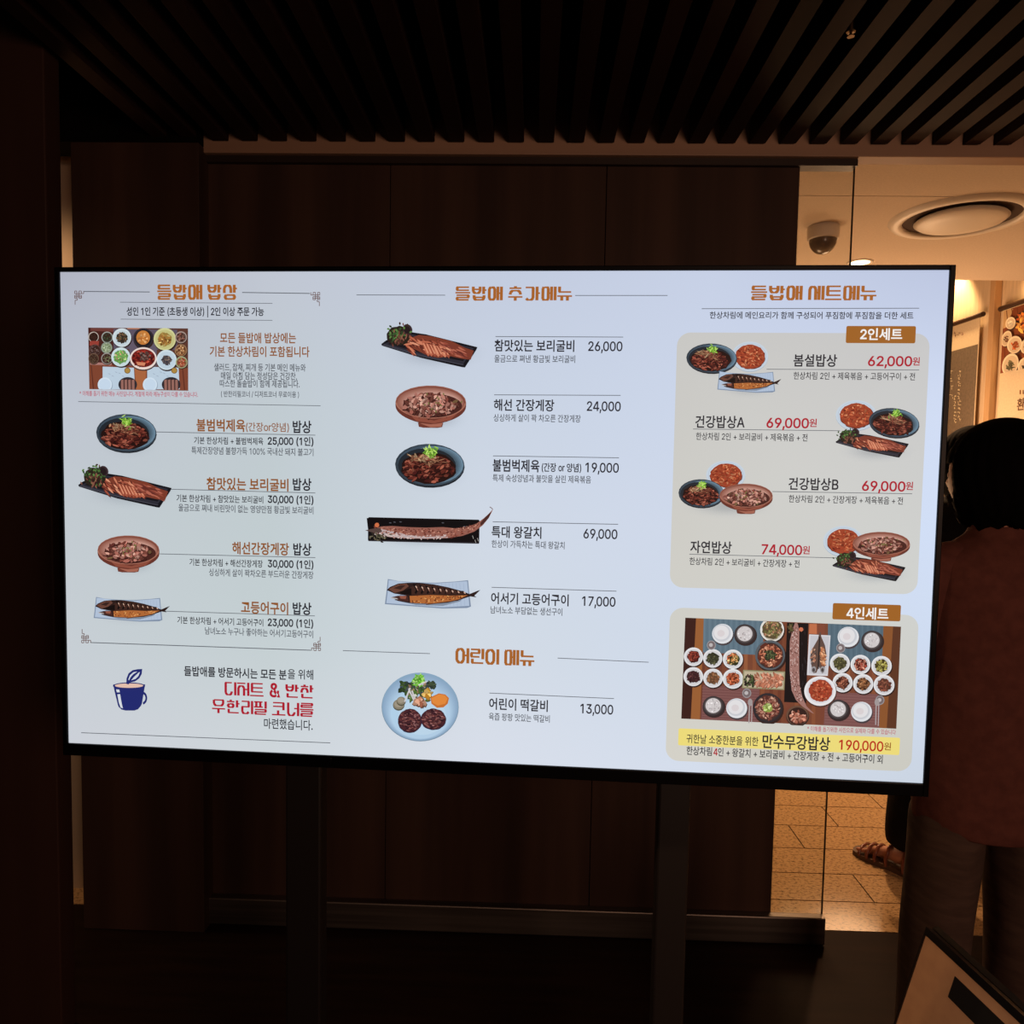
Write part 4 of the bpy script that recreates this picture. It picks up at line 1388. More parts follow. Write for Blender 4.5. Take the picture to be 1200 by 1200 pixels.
for x in (335, 730):
    a.ell(x+3, 950, 66, 66, (150, 166, 184))
    a.ell(x, 945, 63, 63, (206, 222, 236))
    a.ell(x, 945, 50, 50, (196, 214, 232))
for x in (535, 915):
    a.ell(x, 945, 82, 66, (48, 44, 50))
    a.ell(x, 950, 66, 54, (66, 44, 42))
    for k in range(4):
        a.poly([(x-60+k*32, 905), (x-38+k*32, 900), (x-36+k*32, 1000), (x-58+k*32, 1000)], (150, 104, 94))
a.build('dish_picture', art_e, screen)['label'] = 'photograph of a set table seen from above'

# right table photograph
random.seed(60)
Z8 = Zm(790, 715, 8.0)
a = tvart(H_PIC)
a.frame((0, 0, 1200, 1200), Z8.bb(0, 0, 1200, 1200))
quad = [(104, 70), (2124, 154), (2080, 1110), (66, 1015)]
a.clip = [a.t(*p) for p in quad]
a.poly(quad, (120, 68, 48))
for k in range(26):
    x = 100+k*80
    a.poly([(x, 60), (x+34, 60), (x+20, 1120), (x-14, 1120)], random.choice([(134, 78, 52), (108, 58, 42), (146, 88, 58), (120, 66, 50)]))
a.poly([(60, 60), (205, 70), (160, 1020), (60, 1015)], (58, 30, 26))
a.poly([(205, 70), (280, 74), (240, 1025), (155, 1020)], (152, 94, 52))
a.poly([(276, 75), (840, 96), (830, 420), (268, 395)], (94, 116, 130))
for k in range(22):
    a.line((285+k*25, 76), (280+k*25, 405), 4, (78, 98, 114) if k % 2 else (110, 132, 146))
a.poly([(1440, 125), (1980, 148), (1960, 540), (1440, 520)], (84, 106, 120))
for k in range(20):
    a.line((1450+k*26, 128), (1446+k*26, 530), 4, (70, 90, 104) if k % 2 else (100, 122, 136))
a.poly([(268, 700), (800, 730), (790, 1050), (250, 1022)], (118, 76, 74))
for k in range(12):
    a.line((262, 725+k*26), (792, 750+k*26), 5, (136, 92, 88))
a.poly([(1420, 760), (1960, 790), (1940, 1105), (1400, 1080)], (122, 80, 78))
for k in range(12):
    a.line((1410, 790+k*26), (1950, 815+k*26), 5, (138, 96, 92))
a.poly([(1960, 145), (2124, 154), (2080, 1110), (1920, 1100)], (138, 84, 46))
a.poly([(2050, 150), (2124, 154), (2080, 1110), (1990, 1105)], (92, 54, 36))
WB = (226, 226, 228)
WI = (208, 206, 208)
lids = [(452, 220, 98), (585, 918, 98), (1630, 250, 100), (1754, 950, 98)]
for x, y, r in lids:
    a.ell(x+6, y+12, r*1.03, r*1.0, (70, 62, 66))
    a.ell(x, y, r, r*.95, (222, 224, 228))
    a.ell(x-6, y-8, r*.86, r*.82, (200, 202, 208))
    a.ell(x-10, y-12, r*.72, r*.68, (224, 222, 224))
    a.ell(x-14, y-4, r*.36, r*.32, (216, 208, 210))
for x, y in ((660, 222), (365, 895), (1850, 282), (1534, 928)):
    a.ell(x+8, y+12, 108, 100, (52, 40, 40))
    a.ell(x, y, 98, 92, (58, 52, 54), n=34)
    a.ell(x, y, 84, 80, (88, 80, 80), n=34)
    a.ell(x, y-2, 72, 70, (206, 200, 200), n=34)
    a.pile(x, y-2, 60, 58, 40, [(222, 216, 216), (196, 188, 190), (230, 226, 226), (186, 176, 176)], 9, 5, None)
cuts_ = {
    (180, 435, 90): [(136, 54, 44), (170, 78, 60), (108, 40, 36)],
    (360, 450, 90): [(70, 72, 50), (52, 54, 40), (96, 96, 66)],
    (548, 458, 94): [(226, 160, 96), (206, 104, 66), (236, 196, 130), (90, 90, 50)],
    (178, 620, 92): [(84, 44, 50), (60, 30, 36), (110, 66, 64)],
    (362, 634, 92): [(140, 92, 62), (112, 70, 48), (170, 122, 84)],
    (548, 640, 96): [(206, 108, 70), (224, 140, 100), (176, 78, 48)],
    (1548, 494, 94): [(92, 90, 58), (68, 66, 44), (122, 116, 76)],
    (1740, 506, 94): [(168, 72, 58), (196, 116, 96), (214, 150, 126), (130, 50, 40)],
    (1936, 518, 96): [(190, 180, 92), (160, 152, 80), (214, 204, 130), (120, 104, 50)],
    (1572, 674, 94): [(136, 76, 58), (168, 104, 80), (104, 54, 42)],
    (1764, 686, 95): [(150, 98, 62), (186, 132, 90), (116, 70, 44)],
    (1958, 696, 98): [(128, 70, 54), (100, 54, 44), (156, 96, 74)],
}
for (x, y, r), pal in cuts_.items():
    bowl_top(a, x, y, r, WB, WI, pal, .64, n=50, ry=r*.97, dark=tuple(c*.55 for c in pal[-1]))
bowl_top(a, 912, 178, 112, (226, 222, 216), (190, 180, 164), [(146, 140, 84), (176, 120, 92), (110, 104, 60), (196, 168, 130)], .84, n=90, dark=(90, 76, 52), l=.13)
bowl_top(a, 892, 415, 140, (86, 92, 98), (54, 44, 42), [(196, 122, 92), (170, 94, 70), (216, 154, 122), (136, 70, 52)], .80, n=130, dark=(90, 44, 34), l=.12)
a.pile(890, 415, 54, 44, 30, [(60, 70, 46), (44, 48, 36), (84, 92, 58)], 18, 9, (36, 38, 30))
a.poly([(640, 552), (1032, 568), (1024, 740), (630, 722)], (146, 142, 108))
a.poly([(652, 564), (1020, 579), (1013, 728), (644, 711)], (190, 176, 148))
a.pile(868, 620, 140, 34, 70, [(206, 138, 110), (222, 162, 134), (180, 110, 84)], 24, 9, (140, 80, 60), ang=.9)
a.pile(878, 676, 130, 30, 60, [(206, 138, 110), (222, 162, 134), (180, 110, 84)], 24, 9, (140, 80, 60), ang=2.2)
a.pile(700, 652, 44, 56, 44, [(52, 62, 40), (80, 60, 54), (38, 34, 30), (84, 100, 58)], 16, 9, (34, 30, 26))
bowl_top(a, 868, 905, 138, (46, 42, 46), (60, 46, 44), [(170, 116, 98), (144, 84, 70), (196, 150, 128), (112, 62, 52)], .84, n=130, dark=(84, 46, 40), l=.13)
a.ell(868, 905, 46, 42, (140, 156, 72), jit=.12)
a.pile(868, 903, 36, 32, 20, [(172, 190, 100), (130, 150, 66), (196, 208, 140)], 14, 7, (116, 130, 60))
a.poly([(1048, 100), (1246, 112), (1226, 860), (1020, 850)], (22, 18, 20))
for k in range(14):
    a.leaf(random.uniform(1180, 1226), random.uniform(160, 800), 20, 3, 1.5, (44, 40, 44))
fish = [(1130, 88), (1150, 130), (1162, 190), (1160, 350), (1160, 560), (1166, 700), (1190, 800), (1230, 890), (1300, 958), (1276, 950), (1190, 890), (1130, 830), (1090, 740), (1072, 560), (1072, 380), (1074, 280), (1100, 170), (1122, 110)]
a.poly(fish, (160, 116, 108))
for k in range(260):
    t = random.random()
    y = 150+t*690
    cx = 1117+(0 if t < .72 else (t-.72)*190)
    hw = 40*(.62+.38*math.sin(min(t*1.6, 1)*math.pi/2+.3))*(1 if t < .75 else 1-(t-.75)*1.9)
    a.leaf(cx+random.uniform(-hw, hw), y, 9, 3.5, 1.5+random.gauss(0, .4), random.choice([(120, 76, 68), (196, 160, 152), (90, 54, 48), (210, 184, 178), (148, 104, 96)]))
a.pile(1080, 165, 22, 40, 16, [(80, 76, 46), (110, 90, 60)], 16, 8, (40, 36, 26))
a.ell(1178, 172, 20, 20, (206, 116, 84), jit=.1)
a.poly([(1255, 120), (1325, 122), (1325, 215), (1250, 212)], (190, 110, 74))
a.poly([(1330, 122), (1400, 126), (1395, 220), (1325, 216)], (128, 70, 52))
a.poly([(1252, 218), (1452, 228), (1426, 606), (1232, 598)], (214, 212, 216))
a.poly([(1264, 230), (1440, 238), (1418, 592), (1246, 584)], (196, 194, 200))
a.poly([(1360, 196), (1366, 240), (1400, 320), (1414, 400), (1404, 480), (1392, 570), (1374, 582), (1344, 520), (1320, 576), (1290, 580), (1276, 520), (1262, 420), (1290, 340), (1336, 260), (1346, 205)], (96, 74, 66))
a.pile(1382, 420, 24, 86, 40, [(206, 140, 98), (186, 112, 74), (222, 166, 124)], 18, 9, (130, 72, 50), ang=.9)
a.pile(1290, 420, 22, 70, 34, [(176, 118, 92), (140, 96, 80), (206, 160, 132), (90, 80, 78)], 16, 8, (70, 50, 46), ang=2.1)
a.line((1350, 240), (1336, 540), 12, (40, 34, 34))
for x in (1294, 1376):
    a.ell(x, 545, 22, 30, (150, 146, 148), rot=.2)
    a.ell(x, 550, 13, 18, (74, 66, 66))
a.ell(1358, 756, 152, 142, (84, 52, 44), n=36)
a.ell(1354, 746, 148, 138, (230, 228, 230), n=36)
a.ell(1354, 744, 126, 116, (214, 212, 216), n=36)
a.ell(1360, 742, 110, 102, (158, 64, 42), jit=.05, n=36)
a.pile(1360, 742, 98, 90, 90, [(178, 80, 52), (156, 60, 38), (196, 108, 76), (138, 48, 32)], 18, 8, (156, 54, 34))
a.ell(1144, 980, 108, 98, (44, 34, 32), n=30)
a.ell(1142, 972, 104, 92, (104, 74, 58), n=30)
a.ell(1144, 980, 90, 82, (52, 32, 28), n=30)
a.pile(1146, 988, 66, 58, 40, [(206, 140, 116), (182, 110, 88), (222, 168, 146), (150, 84, 66)], 22, 13, (110, 58, 46))
for x, y in ((670, 765), (340, 318), (1545, 345), (1910, 830)):
    a.ell(x, y, 42, 44, (150, 146, 148))
    a.ell(x, y, 34, 36, (118, 104, 106))
    a.ell(x-4, y-2, 18, 18, (186, 180, 180))
for x0_ in (696, 1876):
    a.line((x0_, 840), (x0_-6, 1060), 10, (170, 160, 160))
    a.line((x0_+24, 850), (x0_+18, 1070), 6, (190, 182, 182))
    a.ell(x0_+6, 850, 22, 34, (160, 150, 150))
a.build('dish_picture', art_e, screen)['label'] = 'photograph of a full table for four seen from above'

# ------------------------------------------------------------------ stand of the display
stand = thing('display_stand', 'black two-post floor stand holding up the bright menu screen', 'stand', (TV_O.x, TV_O.y, 0), -TVROT)
for (ua, ub) in ((337.5, 378.5), (768.5, 805.5)):
    k = (CZ+0.075)/CZ
    cxx = CX
    xa, xb = [cxx+(scr(u, 1010)[0]-cxx)*k for u in (ua, ub)]
    boxo('post', (xa, xb, 0.062, 0.10, 0.02, TV_O.z+0.25), black_metal, stand, bev=0.004)
    boxo('foot', (xa-0.03, xb+0.03, -0.28, 0.36, 0.0, 0.02), black_metal, stand, bev=0.004)
boxo('cross_rail', (-0.42, 0.42, 0.064, 0.098, TV_O.z-0.02, TV_O.z+0.05), black_metal, stand)
boxo('mounting_plate', (-0.2, 0.2, 0.0555, 0.064, TV_O.z-0.15, TV_O.z+0.18), black_metal, stand)

# ------------------------------------------------------------------ lobby ceiling fittings
p = at_z(965, 266, Z_C)
dome = thing('dome_camera', 'small dome security camera with white base on the lobby ceiling', 'camera', (p.x, p.y, Z_C))
r = 34/2/F*p.y
bm = bmesh.new()
lathe(bm, [(0, 0), (r*1.02, 0), (r*1.03, -r*.2), (r*.99, -r*.8), (r*.93, -r*.86), (0, -r*.86)])
finish('camera_base', bm, white_plastic, dome, smooth=False)
bm = bmesh.new()
prof = [(r*.88*math.cos(t), -r*.86-r*.92*math.sin(t)) for t in [math.pi/2*i/10 for i in range(11)]]
prof[-1] = (0, prof[-1][1])
lathe(bm, prof)
finish('dark_dome', bm, mat('smoked_dome', (104, 92, 80), 0.25), dome, smooth=True)
p = at_z(1126, 254, Z_C)
R0 = 74/F*p.y
dif = thing('ceiling_diffuser', 'large round white air diffuser on the lobby ceiling', 'vent', (p.x, p.y, Z_C))
bm = bmesh.new()
lathe(bm, [(R0*.80, 0.004), (R0*.80, -0.012), (R0*.86, -0.018), (R0*.96, -0.014), (R0, 0)], 56)
finish('outer_ring', bm, white_plastic, dif, smooth=True)
bm = bmesh.new()
lathe(bm, [(0, -0.002), (R0*.8, -0.002)], 56)
finish('dark_slot', bm, mat('dark_duct', (60, 40, 28), 0.9), dif)
bm = bmesh.new()
lathe(bm, [(R0*.55, -0.003), (R0*.62, -0.010), (R0*.64, -0.016), (R0*.58, -0.028), (R0*.35, -0.036), (0, -0.038)], 56)
finish('inner_disc', bm, white_plastic, dif, smooth=True)
p = at_z(1008, 307, Z_C)
dl = thing('downlight', 'glowing round downlight in the lobby ceiling just above the screen edge', 'lamp', (p.x, p.y, Z_C))
bm = bmesh.new()
lathe(bm, [(0.048, -0.004), (0.062, -0.006), (0.066, 0.0)], 36)
finish('trim_ring', bm, white_plastic, dl)
bm = bmesh.new()
lathe(bm, [(0, -0.003), (0.052, -0.003)], 36)
finish('lit_lens', bm, mat('warm_lamp_lens', (255, 240, 210), 0.4, emit=(255, 226, 170), estr=4.0), dl)
p = at_z(997, 42, SLZ)
sp = thing('sprinkler', 'tiny metal sprinkler head glinting between the dark ceiling slats', 'sprinkler', (p.x, p.y, SLZ))
bm = bmesh.new()
lathe(bm, [(0, 0.11), (0.005, 0.11), (0.005, 0.012), (0.010, 0.010), (0.010, 0.008), (0.003, 0.007), (0.003, 0.001), (0.008, 0.0), (0.008, -0.002), (0, -0.002)], 18)
finish('sprinkler_head', bm, mat('brass', (120, 96, 66), 0.4, 1.0), sp)
bx_, by_ = 2.72, 7.4
dl2 = thing('downlight', 'far warm downlight on the cove ceiling mirrored as a glint on the tiles', 'lamp', (bx_, by_, 3.2))
bm = bmesh.new()
lathe(bm, [(0.05, -0.004), (0.07, -0.008), (0.075, 0.0)], 30)
finish('trim_ring', bm, white_plastic, dl2)
bm = bmesh.new()
lathe(bm, [(0, -0.005), (0.055, -0.005)], 30)
finish('lit_lens', bm, mat('bright_lamp_lens', (255, 240, 210), 0.4, emit=(255, 214, 150), estr=60.0), dl2)

# ------------------------------------------------------------------ hanging banners on the right-hand wall
X_B = X_W-0.03
linen = noisy('banner_linen', (232, 216, 188), (224, 206, 178), (90, 90, 90), rough=0.9, spec=0.1)
rodm = mat('dark_wood_rod', (66, 44, 30), 0.5)


def bmap(root):
    o = Vector(root.location)

    def f(u, v, h):
        p = at_x(u, v, X_B-0.0015-h*4)
        return tuple(p-o)
    return f


def banner(label, yn, yf, zt, rod_ext):
    b = thing('hanging_banner', label, 'banner', (X_B, (yn+yf)/2, zt), 0, 'banners on the lobby wall')
    w = (yf-yn)/2
    bm = bmesh.new()
    n = 14
    for j, zz in enumerate((0, -.4, -.8, -1.2, -1.6, -1.75)):
        pass
    box(bm, -0.001, 0.001, -w, w, -1.75, 0)
    finish('cloth', bm, linen, b)
    bm = bmesh.new()
    tube(bm, (0, -w-rod_ext, 0.0), (0, w+rod_ext, 0.0), 0.016, 14)
    finish('rod', bm, rodm, b, smooth=False)
    bm = bmesh.new()
    tube(bm, (0, -w-.01, -1.75), (0, w+.01, -1.75), 0.012, 14)
    finish('bottom_rod', bm, rodm, b)
    return b


q = at_x(1149, 369, X_B)
ban1 = banner('olive and cream hanging banner just right of the screen edge, pale vertical writing on it', q.y, q.y+0.75, q.z, 0.03)
a = Art(bmap(ban1), 0, 2e-5)
e1, e2 = at_x(1147.3, 403, X_B), at_x(1125, 409, X_B)
# olive lower field, drawn in the banner's own plane
zq = e1.z-ban1.location.z
w = 0.375
bm = bmesh.new()
box(bm, -0.0022, -0.0012, -w+0.008, w-0.008, -1.72, zq)
finish('olive_field', bm, noisy('olive_ink', (122, 108, 94), (108, 96, 84), (60, 60, 60), rough=0.9), ban1)
random.seed(8)


def marks(a, u, v0, v1, n, w, col):
    for k in range(n):
        v = v0+(v1-v0)*k/n
        for _ in range(3):
            x, y = u+random.uniform(-w, w)*.5, v+random.uniform(0, (v1-v0)/n*.6)
            if random.random() < .5:
                a.line((x-w*.4, y), (x+w*.4, y), .5, col)
            else:
                a.line((x, y-.9), (x, y+.9), .5, col)


a.z = 2e-4*1.5
marks(a, 1123.5, 390, 394, 1, 3, (110, 60, 36))
marks(a, 1128.3, 390, 395, 1, 2.5, (130, 56, 36))
marks(a, 1119.5, 389, 396, 2, 2.2, (120, 80, 50))
marks(a, 1124, 434, 495, 14, 2.6, (236, 222, 190))
marks(a, 1119, 462, 497, 9, 2.4, (236, 222, 190))
marks(a, 1115, 433, 470, 4, 3.5, (240, 228, 200))
a.build('printed_writing', art_d, ban1)

q = at_x(1176, 361, X_B)
q2 = q.y-0.75
ban2 = banner('cream hanging banner at the right photo edge printed with a picture of many bowls', q2, q.y, q.z, 0.03)
a = Art(bmap(ban2), 0, 2e-5)
a.z = 0
ZB = Zm(1105, 320, 6.3158)
yfar, ynear = q.y, q2
top_z, pic_z = q.z-0.02, at_x(1176, 437, X_B).z


def wall_quad(y0, y1, z0, z1):
    out = []
    for y, z in ((y0, z1), (y1, z1), (y1, z0), (y0, z0)):
        pc = RC.transposed() @ (Vector((X_B-0.0015, y, z))-EYE)
        out.append((600+F*pc.x/-pc.z, 600-F*pc.y/-pc.z))
    return out


qd = wall_quad(yfar-0.006, ynear+0.006, pic_z, top_z)
a.clip = qd if sum((qd[i][0]*qd[(i+1) % 4][1]-qd[(i+1) % 4][0]*qd[i][1]) for i in range(4)) > 0 else qd[::-1]
a.poly(qd, (136, 70, 38))
zb = lambda x, y: ZB(x, y)
a.frame((0, 0, 600, 1200), ZB.bb(0, 0, 600, 1200))
a.poly([(440, 260), (520, 265), (470, 400), (430, 420)], (212, 178, 132))
for k in range(6):
    a.line((430+k*40, 260), (470+k*40, 760), 6, (110, 54, 30))
a.ell(640, 360, 110, 90, (66, 40, 30))
a.pile(620, 370, 80, 70, 60, [(226, 140, 60), (196, 90, 40), (240, 180, 90)], 26, 10, (130, 60, 30))
for x, y, rx, ry, pal in ((500, 370, 36, 46, [(232, 222, 206)]), (470, 485, 36, 60, [(130, 84, 56), (96, 70, 50)]), (530, 530, 54, 66, [(196, 104, 50), (160, 78, 40)]),
                          (498, 676, 58, 84, [(110, 106, 78), (84, 80, 58)]), (620, 540, 44, 60, [(150, 90, 60)]), (615, 690, 60, 70, [(60, 50, 40), (110, 90, 60)])):
    a.ell(x+5, y+7, rx*1.04, ry*1.04, (70, 42, 30))
    a.ell(x, y, rx, ry, (238, 226, 204), rot=.35)
    a.ell(x+2, y+3, rx*.84, ry*.84, (212, 196, 172), rot=.35)
    a.pile(x, y+4, rx*.48, ry*.42, 20, pal, rx*.28, rx*.12, None)
a.build('printed_picture', art_d, ban2)
# brush lettering lower on the banner
cu = bpy.data.curves.new('t', 'FONT')
cu.body = '환'
cu.offset = 0.012
ob = bpy.data.objects.new('t', cu)
C.objects.link(ob)
dg = bpy.context.evaluated_depsgraph_get()
dg.update()
me = bpy.data.meshes.new_from_object(ob.evaluated_get(dg))
bpy.data.objects.remove(ob)
la, lb = at_x(1192, 474, X_B), at_x(1201, 474, X_B)
k = abs(la.y-lb.y)
zc = at_x(1196, 474, X_B).z
for v in me.vertices:
    v.co = Vector((-0.003, la.y-v.co.x*k*1.15, zc+(v.co.y-0.375)*at_x(1196, 0, X_B).y*0+(v.co.y-0.375)*0.078))-Vector((0, ban2.location.y, ban2.location.z))
ca = me.color_attributes.new('Col', 'FLOAT_COLOR', 'POINT')
ca.data.foreach_set('color', (*lin((96, 58, 30)), 1.0)*len(me.vertices))
me.materials.clear()
me.materials.append(art_d)
o = bpy.data.objects.new('printed_letter', me)
C.objects.link(o)
o.parent = ban2
a = Art(bmap(ban2), 1e-3*.4, 2e-5)
for x in (1195.5, 1199):
    a.line((x, 457), (x, 462), 1.1, (120, 78, 44))
a.build('printed_writing', art_d, ban2)

# ------------------------------------------------------------------ floor sign at the lower right
A_ = at_y(1092, 1087.5, 1.2)
B_ = at_z(1200, 1185.5, A_.z)
top_dir = Vector((B_.x-A_.x, B_.y-A_.y, 0)).normalized()
sgn = thing('floor_sign', 'A-shaped floor sign with black frame and tan poster at the lower right', 'sign', (A_.x, A_.y, 0), math.atan2(top_dir.y, top_dir.x))
h = A_.z
L = 0.50
out = 0.30        # foot spread per unit height
black_frame = mat('satin_black_frame', (14, 12, 12), 0.4)
tan_paper = noisy('tan_poster', (190, 150, 116), (182, 142, 110), (40, 40, 40), rough=0.8, spec=0.2)


def sign_side(sgny, poster):
    """leaf leaning outwards; local x along the top edge, local y outward"""
    ang = math.atan(out)
    bmx = Matrix.Translation((0, sgny*0.001, h)) @ Matrix.Rotation(sgny*ang, 4, 'X')
    Hh = h/math.cos(ang)-0.004
    bm = bmesh.new()
    T, S_ = 0.012, 0.002
    yy = (0.0, 0.010) if sgny > 0 else (-0.010, 0.0)
    box(bm, 0, L, yy[0], yy[1], -T, 0)
    box(bm, 0, L, yy[0], yy[1], -Hh, -Hh+T)
    box(bm, 0, S_, yy[0], yy[1], -Hh+T, -T)
    box(bm, L-S_, L, yy[0], yy[1], -Hh+T, -T)
    bm.transform(bmx)
    f = finish('frame', bm, black_frame, sgn)
    bm = bmesh.new()
    yb = (0.001, 0.007) if sgny > 0 else (-0.007, -0.001)
    box(bm, S_, L-S_, yb[0], yb[1], -Hh+T, -T)
    bm.transform(bmx)
    finish('poster', bm, poster, sgn)
    return bmx, Hh


# the face turned to the left of the photograph is on local -y
side = -1 if (Matrix.Rotation(math.atan2(top_dir.y, top_dir.x), 3, 'Z') @ Vector((0, -1, 0))).x < 0 else 1
bmx, Hh = sign_side(side, tan_paper)
sign_side(-side, tan_paper)
bm = bmesh.new()
yb = (-0.0085, -0.0071) if side < 0 else (0.0071, 0.0085)
box(bm, 0.078, L-0.01, yb[0], yb[1], -0.064, -0.030)
bm.transform(bmx)
finish('printed_band', bm, mat('black_print', (12, 11, 11), 0.6), sgn)

# ------------------------------------------------------------------ people
skin_m = noisy('skin', (176, 120, 94), (168, 112, 88), (20, 20, 20), rough=0.55)
hair_m = noisy('black_hair', (7, 6, 6), (11, 8, 8), (90, 90, 12), rough=0.8, spec=0.03)
maroon = noisy('dusky_maroon_cloth', (104, 62, 54), (92, 54, 48), (40, 40, 40), rough=0.9, spec=0.1, bump=0.15)
grey_br = noisy('grey_brown_cloth', (86, 68, 59), (74, 58, 51), (14, 14, 60), rough=0.9, spec=0.1, bump=0.15)
black_cl = noisy('black_cloth', (16, 14, 14), (22, 19, 18), (30, 30, 30), rough=0.9, spec=0.1)
shoe_m = mat('dark_shoe', (36, 28, 26), 0.5)
strap_m = mat('brown_patent_strap', (120, 66, 48), 0.25)
sole_m = mat('brown_sole', (84, 58, 40), 0.6)
nail_m = None


def head_bm(c, turn, s=1.0, tilt=0.0):
    """head centred on c; face along local -Y before turning by `turn` about z (so turn=pi faces +Y)"""
    bm = bmesh.new()
    bmesh.ops.create_icosphere(bm, subdivisions=4, radius=1.0)
    for v in bm.verts:
        x, y, z = v.co
        X, Y, Z_ = x*0.074, y*0.094, z*0.112
        if z < -0.1:                       # jaw narrows
            k = min(1, (-z-.1)/.9)
            X *= 1-.34*k
            Y = Y*(1-.10*k)-0.010*k if y < 0 else Y*(1-.35*k)
        if y < -0.55:
            fz = z
            nose = math.exp(-((x/.16)**2))*math.exp(-(((fz+.16)/.20)**2))
            Y -= 0.022*nose
            brow = math.exp(-((x/.55)**2))*math.exp(-(((fz-.18)/.10)**2))
            Y -= 0.004*brow
            for sx_ in (-1, 1):
                eye = math.exp(-(((x-sx_*.36)/.16)**2))*math.exp(-(((fz-.02)/.10)**2))
                Y += 0.008*eye
                cheek = math.exp(-(((x-sx_*.42)/.2)**2))*math.exp(-(((fz+.28)/.16)**2))
                Y -= 0.004*cheek
            lip = math.exp(-((x/.26)**2))*(math.exp(-(((fz+.46)/.045)**2))+math.exp(-(((fz+.56)/.05)**2)))
            Y -= 0.006*lip
            chin = math.exp(-((x/.3)**2))*math.exp(-(((fz+.84)/.14)**2))
            Y -= 0.006*chin
        v.co = (X, Y, Z_)
    for sx_ in (-1, 1):                    # ears
        e = bmesh.new()
        bmesh.ops.create_uvsphere(e, u_segments=12, v_segments=8, radius=1.0)
        e.transform(Matrix.Translation((sx_*0.074, 0.008, -0.006)) @ Matrix.Rotation(sx_*0.35, 4, 'Z') @ Matrix.Diagonal((0.009, 0.019, 0.031, 1)))
        add_bm(bm, e)
    for sx_ in (-1, 1):                    # eyes
        e = bmesh.new()
        bmesh.ops.create_uvsphere(e, u_segments=12, v_segments=8, radius=0.0115)
        e.transform(Matrix.Translation((sx_*0.027, -0.077, 0.003)))
        add_bm(bm, e)
    bm.transform(Matrix.Translation(c) @ Matrix.Rotation(turn, 4, 'Z') @ Matrix.Rotation(tilt, 4, 'X') @ Matrix.Diagonal((s, s, s, 1)))
    return bm


def hand_bm(wrist, d, palm_n, side):
    """palm and five curled fingers grown from the wrist along d"""
    d = Vector(d).normalized()
    n = Vector(palm_n).normalized()
    a = d.cross(n).normalized()*side
    n = a.cross(d).normalized()*side
    w = Vector(wrist)
    P = lambda l, s_, up: tuple(w+d*l+a*s_+n*up)
    core = (*P(0.045, 0, 0), 0.022)
    ch = [[(*P(0, 0, 0), 0.022), core]]
    for s_, l in ((-0.027, .062), (-0.009, .072), (0.009, .068), (0.026, .054)):
        b0 = (*P(0.085, s_, 0), 0.0095)
        ch.append([core, b0, (*P(0.085+l*.45, s_*1.05, -0.012), .0085), (*P(0.085+l*.8, s_*1.05, -0.032), .008), (*P(0.085+l*.9, s_, -0.052), .007)])
    ch.append([core, (*P(0.04, -0.034, -0.012), .011), (*P(0.066, -0.046, -0.026), .010), (*P(0.092, -0.044, -0.04), .008)])
    return skin_bm(ch, 1, 1)


def hair_cap(c, rx, ry, rz, turn, cut, bottom, seed, s=1.0):
    """hair shell round the head: opened in front of the face, ragged lower edge"""
    random.seed(seed)
    bm = bmesh.new()
    bmesh.ops.create_icosphere(bm, subdivisions=5, radius=1.0)
    kill = []
    for v in bm.verts:
        x, y, z = v.co
        ph = math.atan2(x, -y)
        rip = 1+.02*math.sin(ph*23+z*4)+.014*math.sin(ph*41+1.3)
        v.co = (x*rx*rip, y*ry*rip, z*rz)
        if v.co.z < 0:
            v.co.z = v.co.z*bottom/rz*(1+.05*math.sin(ph*13)+.03*math.sin(ph*37))
            k = min(1, -z)
            v.co.x = v.co.x*(1-.10*k)+0
            flare = (1-z*z)**.5
            if flare > 1e-3 and z > -.93:
                m = 1/max(flare, .35)
                v.co.x *= 1+(m-1)*.55
                v.co.y *= 1+(m-1)*.40
        if y < -cut and z < .18 and abs(x) < .93:
            kill.append(v)
    bmesh.ops.delete(bm, geom=kill, context='VERTS')
    bmesh.ops.solidify(bm, geom=bm.faces[:], thickness=-0.006)
    for v in bm.verts:                     # keep ragged corners inside the cut of the hair
        v.co.z = max(v.co.z, -bottom*1.08)
        q = math.hypot(v.co.x/(rx*1.12), v.co.y/(ry*1.12))
        if q > 1:
            v.co.x /= q
            v.co.y /= q
    bm.transform(Matrix.Translation(c) @ Matrix.Rotation(turn, 4, 'Z') @ Matrix.Diagonal((s, s, s, 1)))
    return bm


# --- front person, seen from behind, head turned to the left
pA = at_y(1176, 560, 1.70)
A0 = thing('person', 'person with short black hair in maroon top and wide grey-brown trousers, seen from behind', 'person', (pA.x, 1.70, 0.0))
hx = 0.0
body = skin_bm([[(0, 0, .90, .115), (0, 0, 1.04, .105), (0, .0, 1.18, .12), (0, .0, 1.30, .10), (0, .005, 1.36, .055), (0, .008, 1.42, .050), (hx, .012, 1.47, .06)],
                [(0, 0, 1.30, .10), (-.11, 0, 1.285, .046), (-.16, -.005, 1.25, .042), (-.185, .01, 1.06, .038), (-.15, .17, .98, .030), (-.09, .235, 1.0, .024)],
                [(0, 0, 1.30, .10), (.11, 0, 1.285, .046), (.16, -.005, 1.25, .042), (.185, .01, 1.06, .038), (.15, .17, .98, .030), (.09, .235, 1.0, .024)],
                [(0, 0, .90, .115), (-.085, 0, .82, .082), (-.095, .01, .47, .055), (-.095, -.005, .09, .036), (-.098, .13, .035, .032)],
                [(0, 0, .90, .115), (.085, 0, .82, .082), (.095, .01, .47, .055), (.095, -.005, .09, .036), (.098, .13, .035, .032)]], 2)
add_bm(body, hand_bm((-.09, .235, 1.0), (.9, .5, .1), (0, -.3, 1), 1))
